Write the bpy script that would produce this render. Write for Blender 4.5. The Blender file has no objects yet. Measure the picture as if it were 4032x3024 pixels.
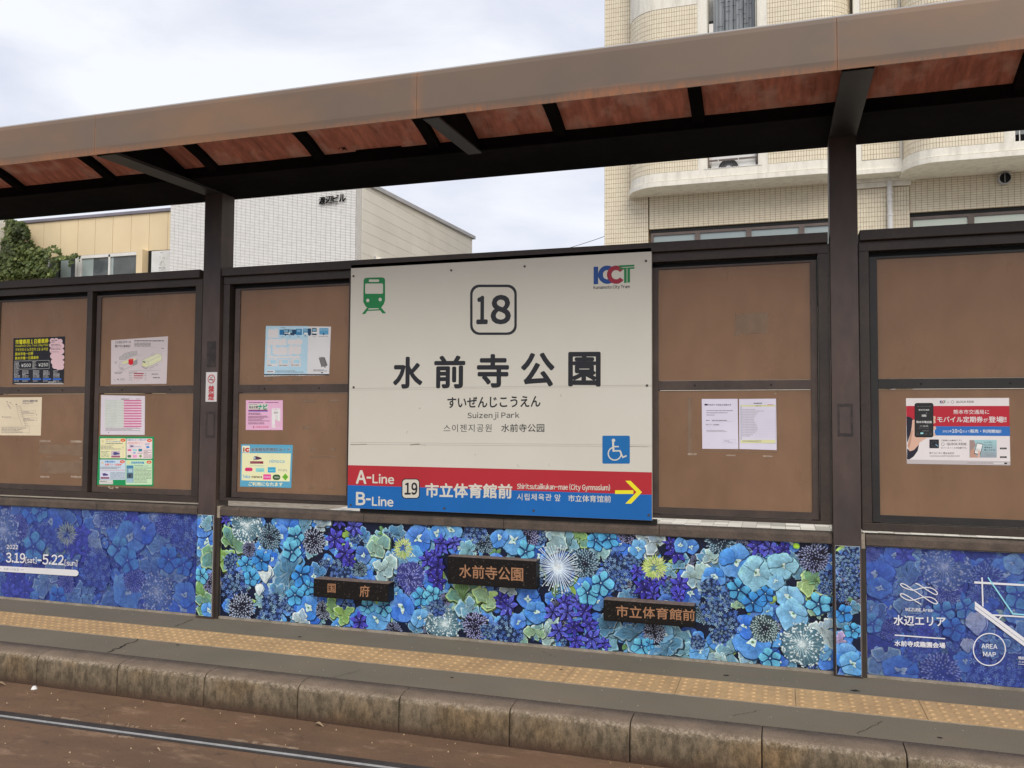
import bpy, bmesh, math, random
import numpy as np
from mathutils import Vector, Matrix, noise
from mathutils.geometry import tessellate_polygon

random.seed(7)
S = bpy.context.scene
COL = S.collection

# ------------------------------------------------------------------ camera
W, H = 4032.0, 3024.0
F, YAW, PITCH, ROLL = 3300.0, -0.30961, 0.045511, 0.0059822
CAM = Vector((4.13609, -4.49525, 1.41526))
_cy, _sy, _cp, _sp = math.cos(YAW), math.sin(YAW), math.cos(PITCH), math.sin(PITCH)
FWD = Vector((_sy * _cp, _cy * _cp, _sp))
_r = Vector((_cy, -_sy, 0.0))
_u = _r.cross(FWD)
RIGHT = math.cos(ROLL) * _r + math.sin(ROLL) * _u
UP = -math.sin(ROLL) * _r + math.cos(ROLL) * _u
cam = bpy.data.cameras.new('camera')
cam.sensor_width = 36.0
cam.lens = 36.0 * F / W
cam.clip_start = 0.05
cam.clip_end = 2000.0
camo = bpy.data.objects.new('camera', cam)
COL.objects.link(camo)
camo.matrix_world = Matrix(((RIGHT.x, UP.x, -FWD.x, CAM.x), (RIGHT.y, UP.y, -FWD.y, CAM.y),
                            (RIGHT.z, UP.z, -FWD.z, CAM.z), (0, 0, 0, 1)))
S.camera = camo

# ------------------------------------------------------------------ overcast sky, soft sun, exposure
SUN_EL, SUN_AZ = math.radians(38), math.radians(148)      # azimuth clockwise from +y
world = bpy.data.worlds.new('World')
S.world = world
world.use_nodes = True
nt = world.node_tree
for n in list(nt.nodes):
    nt.nodes.remove(n)
out = nt.nodes.new('ShaderNodeOutputWorld')
bg = nt.nodes.new('ShaderNodeBackground')
sky = nt.nodes.new('ShaderNodeTexSky')
sky.sky_type = 'NISHITA'
sky.sun_disc = False
sky.sun_elevation = SUN_EL
sky.sun_rotation = SUN_AZ
tc = nt.nodes.new('ShaderNodeTexCoord')
mp = nt.nodes.new('ShaderNodeMapping')
mp.inputs['Scale'].default_value = (1.0, 1.0, 2.6)
cn = nt.nodes.new('ShaderNodeTexNoise')
cn.inputs['Scale'].default_value = 2.6
cn.inputs['Detail'].default_value = 7
cn.inputs['Roughness'].default_value = 0.52
cn.inputs['Distortion'].default_value = 0.35
cr = nt.nodes.new('ShaderNodeValToRGB')
cr.color_ramp.elements[0].position = 0.36
cr.color_ramp.elements[0].color = (5.7, 6.0, 7.2, 1)
cr.color_ramp.elements[1].position = 0.60
cr.color_ramp.elements[1].color = (7.9, 8.05, 8.45, 1)
mx = nt.nodes.new('ShaderNodeMixRGB')
mx.inputs[0].default_value = 0.95
L = nt.links
L.new(tc.outputs['Generated'], mp.inputs['Vector'])
L.new(mp.outputs[0], cn.inputs['Vector'])
L.new(cn.outputs['Fac'], cr.inputs[0])
L.new(sky.outputs[0], mx.inputs[1])
L.new(cr.outputs[0], mx.inputs[2])
L.new(mx.outputs[0], bg.inputs['Color'])
bg.inputs['Strength'].default_value = 0.09
L.new(bg.outputs[0], out.inputs['Surface'])

sl = bpy.data.lights.new('sun', 'SUN')
sl.energy = 1.5
sl.angle = math.radians(38)
sl.color = (1.0, 0.94, 0.83)
so = bpy.data.objects.new('sun', sl)
COL.objects.link(so)
_d = Vector((math.sin(SUN_AZ) * math.cos(SUN_EL), math.cos(SUN_AZ) * math.cos(SUN_EL), math.sin(SUN_EL)))
so.rotation_euler = _d.to_track_quat('Z', 'Y').to_euler()
so.location = (0, -10, 12)

S.view_settings.view_transform = 'Standard'
S.view_settings.look = 'None'
S.view_settings.gamma = 1.0
S.view_settings.exposure = 0.47
S.view_settings.use_curve_mapping = False

# ------------------------------------------------------------------ a sight line meets a plane of the place
def at(p, x=None, y=None, z=None):
    d = FWD + (p[0] - W / 2) / F * RIGHT - (p[1] - H / 2) / F * UP
    if y is not None:
        t = (y - CAM.y) / d.y
    elif x is not None:
        t = (x - CAM.x) / d.x
    else:
        t = (z - CAM.z) / d.z
    return CAM + t * d

def crop(ox, oy, s):
    return lambda u, v: (ox + u * s, oy + v * s)

def wall_map(c, y):
    def m(u, v):
        q = at(c(u, v), y=y)
        return (q.x, q.z)
    return m

# ------------------------------------------------------------------ colours and materials
def s2l(c):
    c = c / 255.0
    return c / 12.92 if c <= 0.04045 else ((c + 0.055) / 1.055) ** 2.4

def ink(r, g, b, k=1.25):
    return tuple(min(0.88, s2l(v) * k) for v in (r, g, b))

def nodes(m):
    m.use_nodes = True
    t = m.node_tree
    return t, t.nodes['Principled BSDF'], t.links

def world_noise(t, scale, detail=4, stretch=(1, 1, 1), rough=0.55):
    g = t.nodes.new('ShaderNodeNewGeometry')
    mpn = t.nodes.new('ShaderNodeMapping')
    mpn.inputs['Scale'].default_value = stretch
    n = t.nodes.new('ShaderNodeTexNoise')
    n.inputs['Scale'].default_value = scale
    n.inputs['Detail'].default_value = detail
    n.inputs['Roughness'].default_value = rough
    t.links.new(g.outputs['Position'], mpn.inputs['Vector'])
    t.links.new(mpn.outputs[0], n.inputs['Vector'])
    return n

def ramp(t, src, p0, p1, c0=(0, 0, 0, 1), c1=(1, 1, 1, 1)):
    r = t.nodes.new('ShaderNodeValToRGB')
    r.color_ramp.elements[0].position = p0
    r.color_ramp.elements[1].position = p1
    r.color_ramp.elements[0].color = c0
    r.color_ramp.elements[1].color = c1
    t.links.new(src, r.inputs[0])
    return r

def mixc(t, fac, a, b, mode='MIX'):
    m = t.nodes.new('ShaderNodeMixRGB')
    m.blend_type = mode
    for sock, v in ((m.inputs[0], fac), (m.inputs[1], a), (m.inputs[2], b)):
        if hasattr(v, 'is_linked') or hasattr(v, 'links'):
            t.links.new(v, sock)
        elif isinstance(v, (int, float)):
            sock.default_value = v
        else:
            sock.default_value = (v[0], v[1], v[2], 1)
    return m.outputs[0]

def bump(t, p, src, strength, dist=0.01):
    b = t.nodes.new('ShaderNodeBump')
    b.inputs['Strength'].default_value = strength
    b.inputs['Distance'].default_value = dist
    t.links.new(src, b.inputs['Height'])
    t.links.new(b.outputs[0], p.inputs['Normal'])

def mat(name, c1, c2=None, scale=6.0, rough=0.6, stretch=(1, 1, 1), metal=0.0, fine=0.0, fscale=60.0, lo=0.35, hi=0.65, spec=0.4, bmp=0.0, vary=0.0):
    m = bpy.data.materials.new(name)
    t, p, l = nodes(m)
    c2 = c2 or tuple(v * 0.85 for v in c1)
    n = world_noise(t, scale, 6, stretch)
    r = ramp(t, n.outputs['Fac'], lo, hi)
    col = mixc(t, r.outputs[0], c1, c2)
    n2 = None
    if fine:
        n2 = world_noise(t, fscale, 5, rough=0.7)
        r2 = ramp(t, n2.outputs['Fac'], 0.3, 0.7, (1 - fine,) * 3 + (1,), (1 + fine,) * 3 + (1,))
        col = mixc(t, 1.0, col, r2.outputs[0], 'MULTIPLY')
    if vary:
        oi = t.nodes.new('ShaderNodeObjectInfo')
        rv = ramp(t, oi.outputs['Random'], 0, 1, (1 - vary,) * 3 + (1,), (1 + vary,) * 3 + (1,))
        col = mixc(t, 1.0, col, rv.outputs[0], 'MULTIPLY')
    l.new(col, p.inputs['Base Color'])
    p.inputs['Roughness'].default_value = rough
    p.inputs['Metallic'].default_value = metal
    p.inputs['Specular IOR Level'].default_value = spec
    if bmp:
        bump(t, p, (n2 or n).outputs['Fac'], bmp)
    return m

# vertex-coloured print (posters, murals, lettering)
def print_mat(name, rough, grime=0.05, spec=0.35, mott=0):
    m = bpy.data.materials.new(name)
    t, p, l = nodes(m)
    a = t.nodes.new('ShaderNodeAttribute')
    a.attribute_name = 'Col'
    n = world_noise(t, 3.0, 5)
    r = ramp(t, n.outputs['Fac'], 0.35, 0.7, (1, 1, 1, 1), (1 - grime, 1 - grime * 1.2, 1 - grime * 1.6, 1))
    cc = mixc(t, 1.0, a.outputs['Color'], r.outputs[0], 'MULTIPLY')
    if mott:
        for sc_, st_ in ((38, 1.0), (120, .7)):
            nn = world_noise(t, sc_, 4, rough=.6)
            k = mott * st_
            cc = mixc(t, 1.0, cc, ramp(t, nn.outputs['Fac'], 0.3, 0.7, (1 - k,) * 3 + (1,), (1 + k,) * 3 + (1,)).outputs[0], 'MULTIPLY')
    l.new(cc, p.inputs['Base Color'])
    p.inputs['Roughness'].default_value = rough
    p.inputs['Specular IOR Level'].default_value = spec
    return m
M_PRINT = print_mat('print_paper', 0.6, 0.06, 0.3)
M_MURAL = print_mat('print_film', 0.42, 0.07, 0.4, 0.26)
M_SIGN = print_mat('sign_enamel', 0.38, 0.07, 0.4)
M_TILEV = print_mat('tile_glaze', 0.5, 0.05, 0.3)

M_FRAME = mat('bronze_frame', (0.054, 0.038, 0.030), (0.035, 0.026, 0.022), 3.0, 0.46, fine=0.18, fscale=35, spec=0.4)
M_SASH = mat('sash_brown', (0.085, 0.058, 0.047), (0.055, 0.040, 0.034), 4.0, 0.5, fine=0.15, fscale=30)
M_DARK = mat('black_steel', (0.014, 0.013, 0.014), (0.008, 0.008, 0.009), 2.0, 0.8, fine=0.2, fscale=20, spec=.02)
M_GASKET = mat('black_gasket', (0.008, 0.008, 0.008), None, 4.0, 0.7)
M_DSASH = mat('dark_sash', (0.030, 0.027, 0.026), (0.020, 0.018, 0.018), 4.0, 0.5, fine=0.15)

M_FLANGE = mat('arm_flange_paint', (0.040, 0.040, 0.042), (0.022, 0.022, 0.025), 5, 0.5, fine=0.2, fscale=40)
# pillar paint: purple brown mottled with near black, scuffed
def pillar_mat():
    m = bpy.data.materials.new('pillar_paint')
    t, p, l = nodes(m)
    n = world_noise(t, 3.0, 6, (1, 1, 0.5))
    r = ramp(t, n.outputs['Fac'], 0.35, 0.68)
    col = mixc(t, r.outputs[0], (0.088, 0.056, 0.046), (0.045, 0.035, 0.034))
    n2 = world_noise(t, 14, 6, (1, 1, 0.4))
    r2 = ramp(t, n2.outputs['Fac'], 0.3, 0.75, (0.8, 0.8, 0.8, 1), (1.2, 1.2, 1.2, 1))
    col = mixc(t, 1.0, col, r2.outputs[0], 'MULTIPLY')
    l.new(col, p.inputs['Base Color'])
    p.inputs['Roughness'].default_value = 0.5
    return m
M_PILLAR = pillar_mat()

# fascia: taupe paint with rust creeping along its lower edge and at the joints
def fascia_mat():
    m = bpy.data.materials.new('fascia_paint')
    t, p, l = nodes(m)
    g = t.nodes.new('ShaderNodeNewGeometry')
    sx = t.nodes.new('ShaderNodeSeparateXYZ')
    l.new(g.outputs['Position'], sx.inputs[0])
    n = world_noise(t, 1.3, 6)
    base = mixc(t, ramp(t, n.outputs['Fac'], 0.35, 0.65).outputs[0], (0.178, 0.120, 0.082), (0.146, 0.105, 0.078))
    n1 = world_noise(t, 1.1, 5, (1, 1, 1))
    sub = t.nodes.new('ShaderNodeMath'); sub.operation = 'MULTIPLY_ADD'
    l.new(n1.outputs['Fac'], sub.inputs[0]); sub.inputs[1].default_value = -0.17
    l.new(sx.outputs['Z'], sub.inputs[2])
    mr = t.nodes.new('ShaderNodeMapRange')
    mr.inputs['From Min'].default_value = 2.995; mr.inputs['From Max'].default_value = 2.953
    l.new(sub.outputs[0], mr.inputs['Value'])
    n3 = world_noise(t, 40, 5, (1.5, 1, 0.3))
    mr2 = t.nodes.new('ShaderNodeMath'); mr2.operation = 'MULTIPLY'
    l.new(mr.outputs[0], mr2.inputs[0]); l.new(ramp(t, n3.outputs['Fac'], 0.2, 0.65).outputs[0], mr2.inputs[1])
    col = mixc(t, mr2.outputs[0], base, (0.36, 0.145, 0.062))
    # broad ochre patches
    n4 = world_noise(t, 0.9, 4, (1, 1, 2))
    r4 = ramp(t, n4.outputs['Fac'], 0.52, 0.72)
    m4 = t.nodes.new('ShaderNodeMath'); m4.operation = 'MULTIPLY'; m4.inputs[1].default_value = 0.62
    l.new(r4.outputs[0], m4.inputs[0])
    col = mixc(t, m4.outputs[0], col, (0.26, 0.138, 0.064))
    # rust runs beside the joints
    prev = col
    for xj in JOINTS:
        d = t.nodes.new('ShaderNodeMath'); d.operation = 'SUBTRACT'
        l.new(sx.outputs['X'], d.inputs[0]); d.inputs[1].default_value = xj
        ab = t.nodes.new('ShaderNodeMath'); ab.operation = 'ABSOLUTE'
        l.new(d.outputs[0], ab.inputs[0])
        k = t.nodes.new('ShaderNodeMapRange')
        k.inputs['From Min'].default_value = 0.05 if xj == JOINTS[4] else 0.016
        k.inputs['From Max'].default_value = 0.0
        l.new(ab.outputs[0], k.inputs['Value'])
        kk = t.nodes.new('ShaderNodeMath'); kk.operation = 'MULTIPLY'
        l.new(k.outputs[0], kk.inputs[0]); l.new(ramp(t, n3.outputs['Fac'], 0.3, 0.8).outputs[0], kk.inputs[1])
        prev = mixc(t, kk.outputs[0], prev, (0.30, 0.14, 0.065))
    l.new(prev, p.inputs['Base Color'])
    p.inputs['Roughness'].default_value = 0.5
    return m

def soffit_mat():
    m = bpy.data.materials.new('rusty_soffit')
    t, p, l = nodes(m)
    n = world_noise(t, 22, 6, (1.0, 0.18, 0.3), 0.65)
    n2 = world_noise(t, 5, 5)
    c = mixc(t, ramp(t, n.outputs['Fac'], 0.38, 0.72).outputs[0], (0.78, 0.33, 0.245), (0.38, 0.14, 0.105))
    c = mixc(t, ramp(t, n2.outputs['Fac'], 0.5, 0.75).outputs[0], c, (0.88, 0.62, 0.54))
    n3 = world_noise(t, 30, 7, (1.0, 0.3, 0.3), 0.8)
    c = mixc(t, ramp(t, n3.outputs['Fac'], 0.62, 0.74).outputs[0], c, (0.07, 0.04, 0.04))
    l.new(c, p.inputs['Base Color'])
    p.inputs['Roughness'].default_value = 0.8
    return m

# brown translucent acrylic
def acrylic_mat():
    m = bpy.data.materials.new('brown_acrylic')
    t, p, l = nodes(m)
    n = world_noise(t, 1.4, 5)
    c = mixc(t, ramp(t, n.outputs['Fac'], 0.35, 0.65).outputs[0], (0.41, 0.268, 0.172), (0.35, 0.23, 0.148))
    n2 = world_noise(t, 9, 6, (1, 1, 0.5))
    r2 = ramp(t, n2.outputs['Fac'], 0.3, 0.72, (0.88, 0.88, 0.88, 1), (1.08, 1.07, 1.05, 1))
    c = mixc(t, 1.0, c, r2.outputs[0], 'MULTIPLY')
    l.new(c, p.inputs['Base Color'])
    n3 = world_noise(t, 5, 6, (1, 1, 0.35), 0.7)
    r3 = ramp(t, n3.outputs['Fac'], 0.35, 0.7, (0.24, 0.24, 0.24, 1), (0.5, 0.5, 0.5, 1))
    l.new(r3.outputs[0], p.inputs['Roughness'])
    p.inputs['Specular IOR Level'].default_value = 0.6
    tr = t.nodes.new('ShaderNodeBsdfTranslucent')
    tr.inputs['Color'].default_value = (0.56, 0.34, 0.20, 1)
    ms = t.nodes.new('ShaderNodeMixShader')
    ms.inputs[0].default_value = 0.50
    o = t.nodes['Material Output']
    l.new(p.outputs[0], ms.inputs[1]); l.new(tr.outputs[0], ms.inputs[2]); l.new(ms.outputs[0], o.inputs['Surface'])
    return m
M_ACRYL = acrylic_mat()
M_TAPE = mat('old_tape', (0.42, 0.33, 0.25), (0.30, 0.22, 0.16), 20, 0.45, lo=.4, hi=.6)
M_GHOST = mat('tape_ghost', (0.205, 0.132, 0.084), (0.235, 0.155, 0.10), 14, 0.55, lo=.4, hi=.6)
M_SCUFF = mat('scuff_mark', (0.030, 0.024, 0.024), (0.06, 0.045, 0.04), 30, 0.6, lo=.4, hi=.7)
M_CAP = mat('brown_capstone', (0.115, 0.085, 0.066), (0.075, 0.058, 0.047), 12, 0.7, fine=0.3, fscale=120, bmp=0.15)
M_CONC = mat('weathered_concrete', (0.36, 0.31, 0.25), (0.21, 0.18, 0.14), 8, 0.85, fine=0.2, fscale=70, stretch=(1, 1, 0.5), bmp=0.2)
M_TRIM = mat('dark_trim', (0.050, 0.038, 0.030), (0.034, 0.028, 0.024), 8, 0.6)
M_GRAN = mat('black_granite', (0.008, 0.007, 0.007), (0.014, 0.012, 0.011), 60, 0.45, fine=0.5, fscale=300, spec=0.2)
M_GRTOP = mat('granite_dust', (0.26, 0.19, 0.15), (0.15, 0.11, 0.09), 40, 0.7, fine=0.3, fscale=200)
M_COPPER = mat('copper_paint', (0.52, 0.25, 0.13), (0.30, 0.13, 0.07), 90, 0.5, lo=.4, hi=.65)

def asphalt_mat():
    m = bpy.data.materials.new('platform_asphalt')
    t, p, l = nodes(m)
    n = world_noise(t, 1.6, 6)
    c = mixc(t, ramp(t, n.outputs['Fac'], 0.35, 0.68).outputs[0], (0.200, 0.168, 0.122), (0.165, 0.143, 0.105))
    n2 = world_noise(t, 190, 3, rough=0.8)
    c = mixc(t, 1.0, c, ramp(t, n2.outputs['Fac'], 0.3, 0.7, (0.7, 0.7, 0.7, 1), (1.3, 1.3, 1.3, 1)).outputs[0], 'MULTIPLY')
    n3 = world_noise(t, 70, 2)
    c = mixc(t, ramp(t, n3.outputs['Fac'], 0.74, 0.78).outputs[0], c, (0.05, 0.045, 0.04))
    n4 = world_noise(t, 9, 5, (0.4, 1, 1))
    c = mixc(t, ramp(t, n4.outputs['Fac'], 0.55, 0.8).outputs[0], c, (0.205, 0.150, 0.104))
    l.new(c, p.inputs['Base Color'])
    p.inputs['Roughness'].default_value = 0.9
    bump(t, p, n2.outputs['Fac'], 0.25, 0.004)
    return m
M_ASPH = asphalt_mat()
M_CRACK = mat('crack_filler', (0.022, 0.018, 0.015), None, 20, 0.9)
M_TACT = mat('tactile_ochre', (0.58, 0.385, 0.195), (0.46, 0.305, 0.16), 5, 0.75, fine=0.16, fscale=70, vary=0.06, spec=.3)

def curb_mat():
    m = bpy.data.materials.new('mossy_kerb')
    t, p, l = nodes(m)
    g = t.nodes.new('ShaderNodeNewGeometry')
    sn = t.nodes.new('ShaderNodeSeparateXYZ'); l.new(g.outputs['Normal'], sn.inputs[0])
    sp = t.nodes.new('ShaderNodeSeparateXYZ'); l.new(g.outputs['Position'], sp.inputs[0])
    n = world_noise(t, 5, 7, rough=0.62)
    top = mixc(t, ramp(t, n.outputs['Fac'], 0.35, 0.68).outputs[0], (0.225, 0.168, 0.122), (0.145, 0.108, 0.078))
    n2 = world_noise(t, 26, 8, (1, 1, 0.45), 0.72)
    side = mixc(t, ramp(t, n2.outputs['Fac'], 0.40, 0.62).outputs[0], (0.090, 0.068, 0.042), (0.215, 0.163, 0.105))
    n3 = world_noise(t, 2.1, 5)
    side = mixc(t, ramp(t, n3.outputs['Fac'], 0.50, 0.68).outputs[0], side, mixc(t, 1.0, side, (1.30, 1.12, 0.88), 'MULTIPLY'))
    # splash of red-brown track dust at the foot
    foot = t.nodes.new('ShaderNodeMapRange')
    foot.inputs['From Min'].default_value = -0.135; foot.inputs['From Max'].default_value = -0.185
    l.new(sp.outputs['Z'], foot.inputs['Value'])
    side = mixc(t, foot.outputs[0], side, (0.125, 0.075, 0.048))
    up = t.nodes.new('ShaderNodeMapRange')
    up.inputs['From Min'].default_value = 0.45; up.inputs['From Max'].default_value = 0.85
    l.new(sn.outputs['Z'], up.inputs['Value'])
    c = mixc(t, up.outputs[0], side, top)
    # pale chipped arris
    n5 = world_noise(t, 55, 6, rough=0.8)
    e1 = t.nodes.new('ShaderNodeMapRange'); e1.inputs['From Min'].default_value = 0.95; e1.inputs['From Max'].default_value = 0.70
    l.new(sn.outputs['Z'], e1.inputs['Value'])
    e2 = t.nodes.new('ShaderNodeMapRange'); e2.inputs['From Min'].default_value = 0.2; e2.inputs['From Max'].default_value = 0.5
    l.new(sn.outputs['Z'], e2.inputs['Value'])
    e = t.nodes.new('ShaderNodeMath'); e.operation = 'MULTIPLY'
    l.new(e1.outputs[0], e.inputs[0]); l.new(e2.outputs[0], e.inputs[1])
    e3 = t.nodes.new('ShaderNodeMath'); e3.operation = 'MULTIPLY'
    l.new(e.outputs[0], e3.inputs[0]); l.new(ramp(t, n5.outputs['Fac'], 0.45, 0.62).outputs[0], e3.inputs[1])
    c = mixc(t, e3.outputs[0], c, (0.36, 0.29, 0.215))
    n6 = world_noise(t, 170, 4, rough=0.85)
    c = mixc(t, 1.0, c, ramp(t, n6.outputs['Fac'], 0.3, 0.7, (0.6, 0.6, 0.6, 1), (1.4, 1.4, 1.4, 1)).outputs[0], 'MULTIPLY')
    l.new(c, p.inputs['Base Color'])
    p.inputs['Roughness'].default_value = 0.92
    bump(t, p, n2.outputs['Fac'], 0.55, 0.012)
    return m
M_CURB = curb_mat()

def track_mat():
    m = bpy.data.materials.new('rust_stained_track')
    t, p, l = nodes(m)
    n = world_noise(t, 1.9, 7, (0.5, 1, 1), 0.62)
    c = mixc(t, ramp(t, n.outputs['Fac'], 0.33, 0.67).outputs[0], (0.195, 0.112, 0.063), (0.115, 0.068, 0.041))
    n2 = world_noise(t, 5.5, 7, (0.6, 1.6, 1), 0.7)
    c = mixc(t, ramp(t, n2.outputs['Fac'], 0.55, 0.72).outputs[0], c, (0.30, 0.19, 0.12))
    n3 = world_noise(t, 9, 6, (0.7, 1.5, 1), 0.7)
    c = mixc(t, ramp(t, n3.outputs['Fac'], 0.60, 0.75).outputs[0], c, (0.062, 0.040, 0.030))
    n4 = world_noise(t, 150, 3, rough=0.8)
    c = mixc(t, 1.0, c, ramp(t, n4.outputs['Fac'], 0.3, 0.7, (0.8, 0.8, 0.8, 1), (1.2, 1.2, 1.2, 1)).outputs[0], 'MULTIPLY')
    # hairline cracks
    g = t.nodes.new('ShaderNodeNewGeometry')
    v = t.nodes.new('ShaderNodeTexVoronoi'); v.feature = 'DISTANCE_TO_EDGE'
    v.inputs['Scale'].default_value = 0.8
    wn = world_noise(t, 3.0, 5)
    add = t.nodes.new('ShaderNodeMixRGB'); add.blend_type = 'ADD'; add.inputs[0].default_value = 0.35
    l.new(g.outputs['Position'], add.inputs[1]); l.new(wn.outputs['Color'], add.inputs[2])
    l.new(add.outputs[0], v.inputs['Vector'])
    c = mixc(t, ramp(t, v.outputs['Distance'], 0.0, 0.005, (0.4, 0.4, 0.4, 1), (0, 0, 0, 1)).outputs[0], c, (0.045, 0.030, 0.022))
    l.new(c, p.inputs['Base Color'])
    p.inputs['Roughness'].default_value = 0.82
    bump(t, p, n3.outputs['Fac'], 0.35, 0.01)
    return m
M_TRACK = track_mat()
M_ROAD = mat('street_asphalt', (0.07, 0.068, 0.065), (0.05, 0.05, 0.048), 2, 0.9, fine=0.3, fscale=150)
M_STEEL = mat('polished_rail', (0.62, 0.62, 0.62), (0.50, 0.50, 0.50), 30, 0.4, metal=0.35)
M_RAILD = mat('rail_dark', (0.085, 0.075, 0.070), (0.055, 0.048, 0.045), 8, 0.5, metal=0.4, fine=0.2)
M_STUCCO = mat('cream_stucco', (0.86, 0.82, 0.72), (0.70, 0.66, 0.57), 9, 0.8, fine=0.06, fscale=30, stretch=(1, 1, 0.22), lo=.46, hi=.72)
M_SOFF2 = mat('slab_underside', (0.30, 0.28, 0.235), (0.22, 0.205, 0.17), 2, 0.85)  # darker than the stucco: the underside's shade is put into the colour
M_GROUT = mat('tile_grout', (0.46, 0.36, 0.225), (0.42, 0.33, 0.205), 3, 0.9)
M_TILE1 = mat('cream_tile', (0.85, 0.76, 0.585), (0.78, 0.69, 0.53), 9, 0.45, fine=0.06, fscale=12)
M_GROUT2 = mat('grey_grout', (0.23, 0.215, 0.20), (0.20, 0.19, 0.175), 3, 0.9)
M_TILE2 = mat('white_tile', (0.88, 0.86, 0.83), (0.84, 0.82, 0.79), 7, 0.42, fine=0.08, fscale=10)
M_SIDING = mat('beige_siding', (0.86, 0.83, 0.75), (0.80, 0.77, 0.69), 1.2, 0.8, vary=0.03)
M_COPING = mat('grey_coping', (0.50, 0.50, 0.51), (0.42, 0.42, 0.43), 2, 0.5)
M_YELLOW = mat('ochre_panel', (0.80, 0.65, 0.42), (0.74, 0.595, 0.38), 1.0, 0.7, vary=0.03)
M_PURP = mat('mauve_coping', (0.24, 0.22, 0.27), (0.18, 0.17, 0.21), 2, 0.5)
M_WHITE = mat('white_paint', (0.78, 0.77, 0.75), (0.68, 0.67, 0.64), 3, 0.5)
M_BFRAME = mat('taupe_window_frame', (0.17, 0.13, 0.115), (0.13, 0.10, 0.09), 4, 0.5)
M_GLASSB = mat('blue_grey_glass', (0.36, 0.42, 0.42), (0.30, 0.36, 0.365), 0.8, 0.12, spec=0.6)
M_GLASSG = mat('pale_green_glass', (0.66, 0.72, 0.62), (0.58, 0.64, 0.55), 0.8, 0.16, spec=0.6)
M_GLASSD = mat('dark_window_glass', (0.06, 0.07, 0.08), (0.14, 0.16, 0.17), 0.9, 0.08, spec=0.7)
M_CURT = mat('grey_curtain', (0.32, 0.34, 0.36), (0.26, 0.28, 0.30), 2, 0.9, stretch=(8, 1, 1))
M_PINKC = mat('faded_blind', (0.52, 0.36, 0.29), (0.40, 0.27, 0.22), 4, 0.9, stretch=(8, 1, 1))
M_STEM = mat('woody_stem', (0.08, 0.055, 0.035), None, 8, 0.9)

def leaf_mat():
    m = bpy.data.materials.new('vine_leaf')
    t, p, l = nodes(m)
    a = t.nodes.new('ShaderNodeAttribute'); a.attribute_name = 'Col'
    l.new(a.outputs['Color'], p.inputs['Base Color'])
    p.inputs['Roughness'].default_value = 0.5
    tr = t.nodes.new('ShaderNodeBsdfTranslucent'); l.new(a.outputs['Color'], tr.inputs['Color'])
    ms = t.nodes.new('ShaderNodeMixShader'); ms.inputs[0].default_value = 0.3
    l.new(p.outputs[0], ms.inputs[1]); l.new(tr.outputs[0], ms.inputs[2])
    l.new(ms.outputs[0], t.nodes['Material Output'].inputs['Surface'])
    return m
M_LEAF = leaf_mat()

# ------------------------------------------------------------------ object helpers
WP = {}

def tag(o, label=None, cat=None, group=None, kind=None):
    if label: o['label'] = label
    if cat: o['category'] = cat
    if group: o['group'] = group
    if kind: o['kind'] = kind
    return o

def empty(name, loc, label, cat, group=None):
    o = bpy.data.objects.new(name, None)
    COL.objects.link(o)
    o.empty_display_size = 0.1
    o.location = loc
    WP[o] = Vector(loc)
    return tag(o, label, cat, group)

def link(name, me, wloc, parent=None):
    o = bpy.data.objects.new(name, me)
    COL.objects.link(o)
    WP[o] = Vector(wloc)
    if parent:
        o.parent = parent
        o.location = Vector(wloc) - WP[parent]
    else:
        o.location = wloc
    return o

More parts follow.
